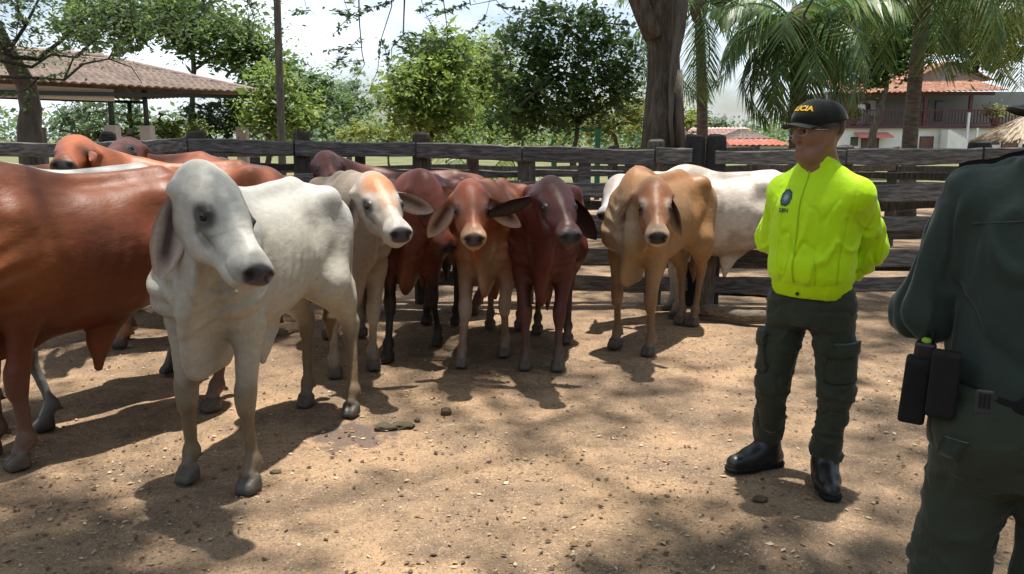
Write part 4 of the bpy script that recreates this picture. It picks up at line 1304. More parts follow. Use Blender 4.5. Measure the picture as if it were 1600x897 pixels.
def palm(label, base, top, r, nf, L, seed, pal, lean=.1, elr=(-.35, 1.2), young=False, ll=.6, old=0):
    rng = np.random.default_rng(seed)
    root = empty('coconut_palm', base); base, top = Vector(base), Vector(top)
    d = top - base
    if not young:
        pts = [d * (i / 8) + Vector((lean * math.sin(i / 8 * math.pi), 0, 0)) for i in range(9)]
        mb = MB(); mb.tube(pts, [r * (1.35 - .35 * min(1, i / 2) - .03 * i + .03 * (i % 2)) for i in range(9)], 12)
        mb.build('trunk', M_PALMT, root, True)
        mb = MB(); mb.lathe([(r * .9, -.35), (r * 1.5, -.1), (r * 1.3, .15), (r * .6, .4)], d, 10); mb.build('crownshaft', M_PALMT, root, True)
    for k in range(nf):
        az = k * 2.399 + rng.uniform(-.25, .25); u = k / max(1, nf - 1)
        el = elr[1] + (elr[0] - elr[1]) * u + rng.uniform(-.12, .12)
        p = pal if k < nf - old else [(.30, .20, .05), (.33, .25, .07), (.22, .14, .04)]
        o = frond(root, az, el, L * rng.uniform(.85, 1.1), 1.25 + .5 * u + rng.uniform(-.15, .2), rng, p, 32, .024, ll)
        o.location = d if not young else Vector((0, 0, .25))
        link(o, root)
    return tag(root, label, 'palm tree', 'palms beyond the fence')
PALG = [(0.080, 0.152, 0.043), (0.102, 0.181, 0.051), (0.065, 0.123, 0.041), (0.131, 0.203, 0.058)]
PALY = [(.16, .21, .05), (.20, .24, .06), (.12, .17, .04), (.24, .25, .07)]
palm('coconut palm with drooping fronds behind the officer in yellow', gp(1248, 13.5), at(1246, 50, 13.5), .16, 26, 1.75, 41, PALG + PALY[:1], .05, (-.62, 1.25))
palm('coconut palm with pale slim trunk in front of the balcony house', gp(1426, 15.5), at(1448, -25, 15.5), .145, 30, 2.4, 42, PALG + PALY[:1], -.06, (-.1, 1.2))
palm('yellowish coconut palm at the far side beyond the house gable', gp(1640, 17), at(1625, -25, 17), .15, 30, 2.6, 43, PALY + PALG[:1], .08, (-.35, 1.2))
palm('coconut palm half hidden behind the big fluted trunk', gp(1100, 19), at(1092, 8, 19), .14, 18, 2.6, 44, PALG, .05, (-.7, 1.2))
palm('young stemless palm with yellow dying leaves behind the rail', gp(752, 17), at(752, 205, 17), .1, 13, 2.1, 45, PALY + PALG[:1], 0, (.55, 1.45), True, .5, 3)

# far-off wood that closes the view along the horizon
rw = np.random.default_rng(91)
FW = []
for i in range(170):
    Y = rw.uniform(95, 150); x = rw.uniform(-150, 150); hgt = rw.uniform(4.5, 9.0) * (.7 + .5 * fbm(np.array([[x * .03, 0, 0.]]), 1, 2, 4)[0])
    n = 190
    d = rw.normal(size=(n, 3)); d /= np.linalg.norm(d, axis=1, keepdims=True)
    FW.append(np.array([x, Y, hgt * .5]) + d * np.array([4.5, 3.5, hgt * .5]) * (.6 + .5 * rw.random((n, 1))))
V0, F0, C0 = leaf_cards(np.concatenate(FW), .75, .7, PAL_BLUE + PAL_MID, rw, .5); FW = []  # haze painted into the leaf colours
for i in range(52):                                   # unseen near ring, added to block low sky light on the herd
    a = rw.uniform(math.radians(150), math.radians(390)); rr_ = rw.uniform(15, 26); hgt = rw.uniform(6, 10)
    n = 150
    d = rw.normal(size=(n, 3)); d /= np.linalg.norm(d, axis=1, keepdims=True)
    FW.append(np.array([rr_ * math.cos(a), rr_ * math.sin(a), hgt * .52]) + d * np.array([3.0, 3.0, hgt * .5]) * (.5 + .6 * rw.random((n, 1))))
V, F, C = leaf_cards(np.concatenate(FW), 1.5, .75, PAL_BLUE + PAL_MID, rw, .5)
F = np.concatenate([F, F0 + len(V)]); V = np.concatenate([V, V0]); C = np.concatenate([C, C0])
V[:, 2] = np.maximum(V[:, 2], .05)
tag(mesh_np('distant_wood_and_sky_screen', V, F, M_LEAF, None, False, C), 'hazy green wood along the horizon, plus an added unseen ring that blocks sky light', 'trees', kind='stuff')

# ------------------------------------------------------------------ buildings beyond the fence
M_TILE = mat('clay_tile', (.36, .15, .095), rough=.85, color2=(.50, .30, .20), mscale=2.2, mlo=.42, mhi=.62, var=.3, vscale=4, bump=.3, bscale=20)
M_TILEO = mat('old_tile', (.30, .225, .19), rough=.9, color2=(.21, .165, .14), mscale=1.3, mlo=.4, mhi=.65, var=.3, vscale=4, bump=.3, bscale=20)
M_WALLW = mat('white_wall', (.66, .64, .60), rough=.9, var=.08, vscale=1.2, color2=(.52, .50, .46), mscale=.8, mlo=.5, mhi=.8)
M_PLANKC = mat('ceiling_board', (.46, .40, .33), rough=.85, var=.12, vscale=2)
M_IRON = mat('green_painted_post', (.030, .045, .040), rough=.6, var=.2, vscale=6)
M_BASEC = mat('painted_column_base', (.42, .38, .34), rough=.9, var=.15, vscale=4)
M_DKWOOD = mat('dark_red_wood', (.085, .030, .028), rough=.6, var=.2, vscale=4)
M_GLASSD = mat('dark_opening', (.020, .020, .022), rough=.25, spec=.5)
M_BRDOOR = mat('brown_door', (.13, .065, .045), rough=.6, var=.15, vscale=4)

def tile_slope(name, a, b, c, d, pitch, rows, mat_, parent, amp=.05, origin=Vector((0, 0, 0))):
    """tiled roof slope: eave a->b, ridge d->c (c above b); barrel tiles running down the slope, stepped courses"""
    a, b, c, d = (Vector(q) for q in (a, b, c, d))
    n = max(2, int((b - a).length / pitch)); sub = 6
    nrm = ((b - a).cross(d - a)).normalized()
    if nrm.z < 0: nrm = -nrm
    vs, fs = [], []
    nu = n * sub + 1
    for r in range(rows):
        for e in (0, 1):
            v = (r + e) / rows
            lift = (.055 if e == 0 else .0) * min(1.0, amp / .05)
            for i in range(nu):
                u = i / (n * sub)
                p = a.lerp(b, u).lerp(d.lerp(c, u), v)
                w = amp * abs(math.sin(math.pi * i / sub)) - amp * .3
                vs.append(p + nrm * (w + lift) - origin)
    for r in range(rows):
        for i in range(nu - 1):
            q = r * 2 * nu + i; fs.append((q, q + 1, q + nu + 1, q + nu))
            if r: 
                q2 = (r * 2 - 1) * nu + i; fs.append((q2, q2 + 1, q2 + nu + 1, q2 + nu))
    mb = MB(); mb.add(vs, fs)
    o = mb.build(name, mat_, parent, True)
    md = o.modifiers.new('thickness', 'SOLIDIFY'); md.thickness = .03; md.offset = -1
    o['kind'] = 'stuff'
    return o

# --- open pavilion on the far left
pav = empty('pavilion', (-9.75, 21.6, 0))
PO = Vector((-9.75, 21.6, 0))
u_ = Vector((4.9, 6.8, 0)).normalized(); n_ = Vector((u_.y, -u_.x, 0))
E0, E1 = Vector((-7.30, 25.0, 2.88)) - u_ * 13.5, Vector((-7.30, 25.0, 2.88))
B0, B1 = E0 - n_ * 7, E1 - n_ * 7
R0, R1 = E0 - n_ * 3.5 + u_ * 2.6 + Vector((0, 0, 1.0)), E1 - n_ * 3.5 - u_ * 3.0 + Vector((0, 0, 1.0))
tag(pav, 'open sided pavilion with old brown tile roof on thin posts', 'building')
tile_slope('roof_slope', E0, E1, R1, R0, .24, 9, M_TILEO, pav, .05, PO)
tile_slope('roof_slope', E1, B1, R1 - n_ * .01, R1, .24, 9, M_TILEO, pav, .05, PO)
tile_slope('roof_slope', B1, B0, R0, R1, .24, 9, M_TILEO, pav, .05, PO)
tile_slope('roof_slope', B0, E0, R0, R0 - n_ * .01, .24, 9, M_TILEO, pav, .05, PO)
mb = MB(); mb.tube([R0 - PO + Vector((0, 0, .04)), R1 - PO + Vector((0, 0, .04))], .11, 8); mb.build('ridge_cap', M_TILEO, pav, True)
for e0, e1 in ((E1, R1), (B1, R1)):
    MB().tube([e0 - PO + Vector((0, 0, .03)), e1 - PO + Vector((0, 0, .03))], .09, 8).build('hip_cap', M_TILEO, pav, True)
# pale boarded band under the near half of the eave, dark beams
mb = MB(); q0, q1 = E0 - n_ * .35 - Vector((0, 0, .20)) - PO, E0 + u_ * 9.0 - n_ * .35 - Vector((0, 0, .20)) - PO
mb.bar(q0, q1, .05, .30); mb.build('fascia_board', M_PLANKC, pav)
for k in (0, 1):
    mb = MB(); mb.bar((E0, B0)[k] + n_ * (-.3, .3)[k] - Vector((0, 0, .07 if k else .39)) - PO, (E1, B1)[k] + n_ * (-.3, .3)[k] - Vector((0, 0, .07)) - PO, .10, .10); mb.build('beam', M_IRON, pav)
for s_ in (1.0, 4.1, 6.9, 8.95, 9.9, 12.9):
    for side in (0, 1):
        p = E0 + u_ * s_ - n_ * (.45 if side == 0 else 6.5) - PO; p.z = 0
        if side == 1 and s_ in (8.95,): continue
        pm = MB(); pm.tube([p + Vector((0, 0, 1.9)), p + Vector((0, 0, 2.85))], .07, 8); po = pm.build('post', M_IRON, pav, True)
        mb = MB(); mb.box(p + Vector((0, 0, .95)), (.30, .30, 1.96)); mb.build('column_base', M_BASEC, po, False, bevel=.015)

# --- two storey house with balcony on the right
HY = 55.0
def hx(px): return at(px, 215.9, HY).x
def hz(py): return at(1450, py, HY).z
house = empty('house', (hx(1450), HY, 0)); HO = Vector((hx(1450), HY, 0))
tag(house, 'two storey white house with red tile roof and dark red balcony', 'building')
def hbox(name, px0, px1, py0, py1, y0, y1, m, par=None, bevel=0.0):
    x0, x1, z0, z1 = hx(px0), hx(px1), hz(py1), hz(py0)
    mb = MB(); mb.box((((x0 + x1) / 2), (y0 + y1) / 2, (z0 + z1) / 2), (x1 - x0, y1 - y0, z1 - z0)); mb.v = [tuple(Vector(v) - HO) for v in mb.v]
    return mb.build(name, m, par or house, False, bevel)
fl = hz(197); GR = 215.9 + 1.6 / HY * FPX
hbox('lower_wall', 1312, 1640, 200, GR, HY, HY + 9, M_WALLW)
hbox('upper_wall', 1312, 1640, 140, 196.5, HY + 2.6, HY + 9, mat('grey_green_wall', (.20, .21, .19), rough=.9, var=.1, vscale=1))
hbox('balcony_slab', 1308, 1640, 196.5, 200.5, HY - .35, HY + 2.6, M_DKWOOD)
hbox('eave_beam', 1314, 1545, 143.5, 149, HY - .2, HY, M_DKWOOD)
for px in (1318, 1372, 1440, 1510, 1600):
    hbox('column', px - 2.2, px + 2.2, 149.2, 196.4, HY - .18, HY + .02, M_DKWOOD)
hbox('top_rail', 1314, 1640, 171.5, 173.5, HY - .20, HY - .12, M_DKWOOD)
hbox('bottom_rail', 1314, 1640, 192.5, 194, HY - .20, HY - .12, M_DKWOOD)
bx0 = None
for i in range(64):
    px = 1316 + i * 4.9
    mb = MB(); x = hx(px)
    if bx0 is None:
        mb.box((0, 0, 0), (.055, .05, hz(173.5) - hz(192.5))); bx0 = mb.build('baluster', M_DKWOOD, house); bx0.location = Vector((x, HY - .16, (hz(173.5) + hz(192.5)) / 2)) - HO
    else:
        o = bx0.copy(); link(o, house); o.location = Vector((x, HY - .16, (hz(173.5) + hz(192.5)) / 2)) - HO
# roof: front slope and the gable behind
tile_slope('roof_slope', (hx(1306), HY - .9, hz(148)), (hx(1556), HY - .9, hz(143)), (hx(1548), HY + 4.2, hz(113)), (hx(1314), HY + 4.2, hz(120)), .34, 7, M_TILE, house, .09, HO)
tile_slope('roof_slope', (hx(1440), HY + 2.5, hz(122)), (hx(1440), HY + 9, hz(124)), (hx(1508), HY + 9, hz(92)), (hx(1508), HY + 2.5, hz(90)), .34, 7, M_TILE, house, .09, HO)
tile_slope('roof_slope', (hx(1580), HY + 9, hz(124)), (hx(1580), HY + 2.5, hz(122)), (hx(1508), HY + 2.5, hz(90)), (hx(1508), HY + 9, hz(92)), .34, 7, M_TILE, house, .09, HO)
mb = MB(); mb.add([Vector((hx(1446), HY + 2.9, hz(121))) - HO, Vector((hx(1574), HY + 2.9, hz(121))) - HO, Vector((hx(1508), HY + 2.9, hz(92))) - HO], [(0, 1, 2)]); mb.build('gable', mat('gable_wood', (.24, .19, .15), rough=.9, var=.2, vscale=2), house)
# openings
for nm, a, b, t, bt_, m in (('window', 1328, 1341, 214, 228, M_GLASSD), ('door', 1347, 1372, 215, 240, M_BRDOOR), ('door', 1438, 1457, 214, 240, M_BRDOOR), ('window', 1540, 1562, 212, 226, M_GLASSD), ('door', 1566, 1590, 213, 240, M_BRDOOR)):
    o = hbox(nm, a, b, t, bt_, HY - .06, HY + .02, m)
    for (p0, p1, q0, q1) in ((a - 1, a, t - 1, bt_), (b, b + 1, t - 1, bt_), (a, b, t - 1, t)):
        hbox('frame', p0, p1, q0, q1, HY - .09, HY - .003, M_WALLW if nm == 'window' else M_DKWOOD, o)
aw = MB(); aw.add([Vector((hx(x), HY - y, hz(z))) - HO for x, y, z in ((1334, .03, 207), (1386, .03, 207), (1386, 1.0, 213), (1334, 1.0, 213), (1334, .03, 209), (1386, .03, 209), (1386, 1.0, 215.5), (1334, 1.0, 215.5))],
      [(0, 1, 2, 3), (7, 6, 5, 4), (3, 2, 6, 7), (0, 3, 7, 4), (1, 5, 6, 2)]); aw.build('awning', mat('red_awning', (.50, .17, .14), rough=.7), house)
for nm, a, b, t, bt_ in (('window', 1396, 1404, 158, 176), ('window', 1376, 1390, 154, 180), ('window', 1488, 1500, 156, 186), ('window', 1460, 1476, 156, 180)):
    o = hbox(nm, a, b, t, bt_, HY + 2.5, HY + 2.62, mat('pale_window', (.40, .38, .33), rough=.4) if a < 1410 else M_GLASSD)
    hbox('frame', a - 1, b + 1, t - 1.2, t, HY + 2.48, HY + 2.597, M_DKWOOD, o)
    hbox('sill', a - 1, b + 1, bt_, bt_ + 1.2, HY + 2.46, HY + 2.597, M_DKWOOD, o)
# outside stair
st = MB()
for i in range(11):
    x0 = hx(1466 + i * 5.2); zt = hz(203 + i * 2.75)
    st.box((x0 + .11 - HO.x, -.75, zt / 2), (.222, .9, zt))
st.build('stair', M_WALLW, house)
# white downpipe posts
for px in (1505, 1520): hbox('white_post', px - 1.5, px + 1.5, 176 if px == 1505 else 200, GR, HY - .5, HY - .36, M_WALLW)
def pot(label, px, py0, r, pal, seed):
    root = empty('potted_plant', (hx(px), HY + .35, fl + .02))
    mb = MB(); mb.lathe([(.18, 0), (.26, .45), (.28, .5), (.25, .5), (.22, .42)], n=14); mb.build('pot', mat('plant_pot', (.30, .15, .13), rough=.8), root, True)
    rng = np.random.default_rng(seed); P = rng.normal(size=(420, 3)) * np.array([r, r * .7, r * .55]) + np.array([0, 0, .5 + r * .9])
    V, F, C = leaf_cards(P, .26, .35, pal, rng, .3, hang=.8); mesh_np('foliage', V, F, M_LEAF, root, False, C)
    tag(root, label, 'plant', 'potted plants on the balcony')
pot('potted plant with light green leaves at the near end of the balcony', 1334, 162, .33, PAL_LIGHT, 61)
pot('bushy yellow green potted plant at the far end of the balcony', 1556, 165, .45, PAL_YEL, 62)

# --- low red roofed houses further off
def low_house(label, px0, px1, py_eave, py_ridge, Y, m, ridge=.35):
    root = empty('house', tuple(Vector(gp((px0 + px1) / 2, Y)))); O = Vector(root.location)
    x0, x1 = at(px0, 215.9, Y).x, at(px1, 215.9, Y).x; ze, zr = at(1150, py_eave, Y).z, at(1150, py_ridge, Y).z
    mb = MB(); mb.box(((x0 + x1) / 2, Y + 3, ze / 2), (x1 - x0 - .6, 5.4, ze)); mb.v = [tuple(Vector(v) - O) for v in mb.v]; mb.build('wall', M_WALLW, root)
    mx = (x1 - x0) * ridge
    tile_slope('roof_slope', (x0, Y - .3, ze), (x1, Y - .3, ze), (x1 - mx, Y + 3, zr), (x0 + mx, Y + 3, zr), .4, 6, m, root, .08, O)
    tile_slope('roof_slope', (x1, Y + 6.3, ze), (x0, Y + 6.3, ze), (x0 + mx, Y + 3, zr), (x1 - mx, Y + 3, zr), .4, 6, m, root, .08, O)
    tile_slope('roof_slope', (x1, Y - .3, ze), (x1, Y + 6.3, ze), (x1 - mx, Y + 3.02, zr), (x1 - mx, Y + 3, zr), .4, 6, m, root, .08, O)
    tile_slope('roof_slope', (x0, Y + 6.3, ze), (x0, Y - .3, ze), (x0 + mx, Y + 3, zr), (x0 + mx, Y + 3.02, zr), .4, 6, m, root, .08, O)
    for k in range(3):
        x = x0 + (x1 - x0) * (.25 + .25 * k)
        mb = MB(); mb.box((x - O.x, -.03, ze * .45), (.7, .06, ze * .5)); mb.build('window', M_GLASSD, root)
    return tag(root, label, 'building', 'low red roofed houses in the distance')
M_TILEP = mat('pink_tile', (.46, .24, .20), rough=.85, color2=(.55, .36, .31), mscale=1.5, var=.2, vscale=3)
M_TILER = mat('red_tile', (.42, .13, .09), rough=.85, color2=(.5, .2, .15), mscale=1.5, var=.2, vscale=3)
low_house('long low house with faded pink roof in the distance', 1072, 1196, 222, 199, 66, M_TILEP, .12)
low_house('small house with dark peaked roof before the pink one', 1150, 1206, 218, 201, 60, M_TILEO, .48)
low_house('lowest house with bright red roof beside the officer', 1140, 1240, 228, 219, 56, M_TILER, .1)
# thatched sunshade by the house
th = empty('thatched_sunshade', tuple(Vector(gp(1602, 30)))); O = Vector(th.location)
k = 30 / FPX
rt = np.random.default_rng(5); V_, F_ = [], []
for i in range(2600):
    a = rt.random() * math.tau; u = rt.random() ** .6; r0 = 56 * k * u; z0 = at(1602, 178, 30).z - (32 * k) * u + rt.normal() * .03
    L = .35 + .25 * rt.random(); d = np.array([math.cos(a), math.sin(a), -.48]); d /= np.linalg.norm(d); s_ = np.array([-math.sin(a), math.cos(a), 0]) * .018
    p = np.array([r0 * math.cos(a), r0 * math.sin(a), z0]); b = len(V_)
    V_ += [p - s_, p + s_, p + d * L + s_, p + d * L - s_ + np.array([0, 0, -.03])]; F_.append((b, b + 1, b + 2, b + 3))
mesh_np('thatch', V_, F_, mat('dry_thatch', (.42, .34, .25), rough=.95, var=.35, vscale=9), th, False)
mb = MB(); zt = at(1602, 178, 30).z; mb.lathe([(56 * k, zt - 34 * k), (.05, zt - .02)], n=20); mb.build('thatch_core', mat('thatch_core', (.3, .24, .17), rough=.95), th, True)
mb = MB(); mb.tube([(0, 0, 0), (0, 0, zt - .1)], .07, 10); mb.build('post', M_BARKG, th, True)
tag(th, 'round thatched sunshade at the picture edge in front of the house', 'sunshade')
# green metal frame behind the dark leafy tree
gf = empty('metal_frame', tuple(Vector(gp(912, 22)))); O = Vector(gf.location)
for px in (866, 934):
    x = at(px, 215.9, 22).x - O.x; mb = MB(); mb.box((x, 0, at(px, 196, 22).z / 2), (.14, .10, at(px, 196, 22).z)); mb.build('post', mat('green_paint', (.02, .13, .08), rough=.5), gf, False, bevel=.01)
mb = MB(); mb.bar((at(866, 215.9, 22).x - O.x, 0, at(900, 200, 22).z), (at(934, 215.9, 22).x - O.x, 0, at(900, 200, 22).z), .06, .08); mb.build('crossbar', mat('green_paint'), gf)
tag(gf, 'green painted metal frame half hidden behind the dark leafy tree', 'frame')

# ------------------------------------------------------------------ the herd
def solve_pose(sp):
    """turn photo pixels of hooves, skull and nose into offsets in the cow's own frame"""
    s = sp.get('scale', 1.0); hd = R(sp['heading'])
    fw, lf = Vector((math.cos(hd), math.sin(hd))), Vector((-math.sin(hd), math.cos(hd)))
    root = Vector(sp['loc'])
    def loc(p):
        d = Vector((p.x, p.y)) - root
        return Vector((d.dot(fw) / s, d.dot(lf) / s, p.z / s))
    hv = dict(sp.get('hooves', {}))
    for k, px in sp.get('hoof_px', {}).items():
        q = loc(G(*px))
        x0, y0 = (.50 if k[0] == 'F' else -.545), (.135 if k[1] == 'L' else -.135)
        hv[k] = (max(-.32, min(.32, q.x - x0)), max(-.22, min(.22, q.y - y0)))
    sp['hooves'] = hv
    if 'cran' in sp:
        hs = sp.get('head_scale', 1.0)
        c = at(*sp['cran'])
        r = ray(*sp['nose']).normalized()
        o = Vector((0, 0, CAM_H)) - c
        L = .53 * hs * s
        b = o.dot(r); disc = b * b - (o.length_squared - L * L)
        t = -b - math.sqrt(max(disc, 0)) if not sp.get('away') else -b + math.sqrt(max(disc, 0))
        nz = Vector((0, 0, CAM_H)) + r * t
        a, e = loc(c), loc(nz)
        f = (e - a).normalized()
        sp['head_yaw'] = math.degrees(math.atan2(f.y, f.x)); sp['head_pitch'] = math.degrees(math.asin(f.z))
        M = frame(np.array(f))
        sp['head_pos'] = tuple(np.array(a) + M[:3, 2] * .08 * hs)
    return sp

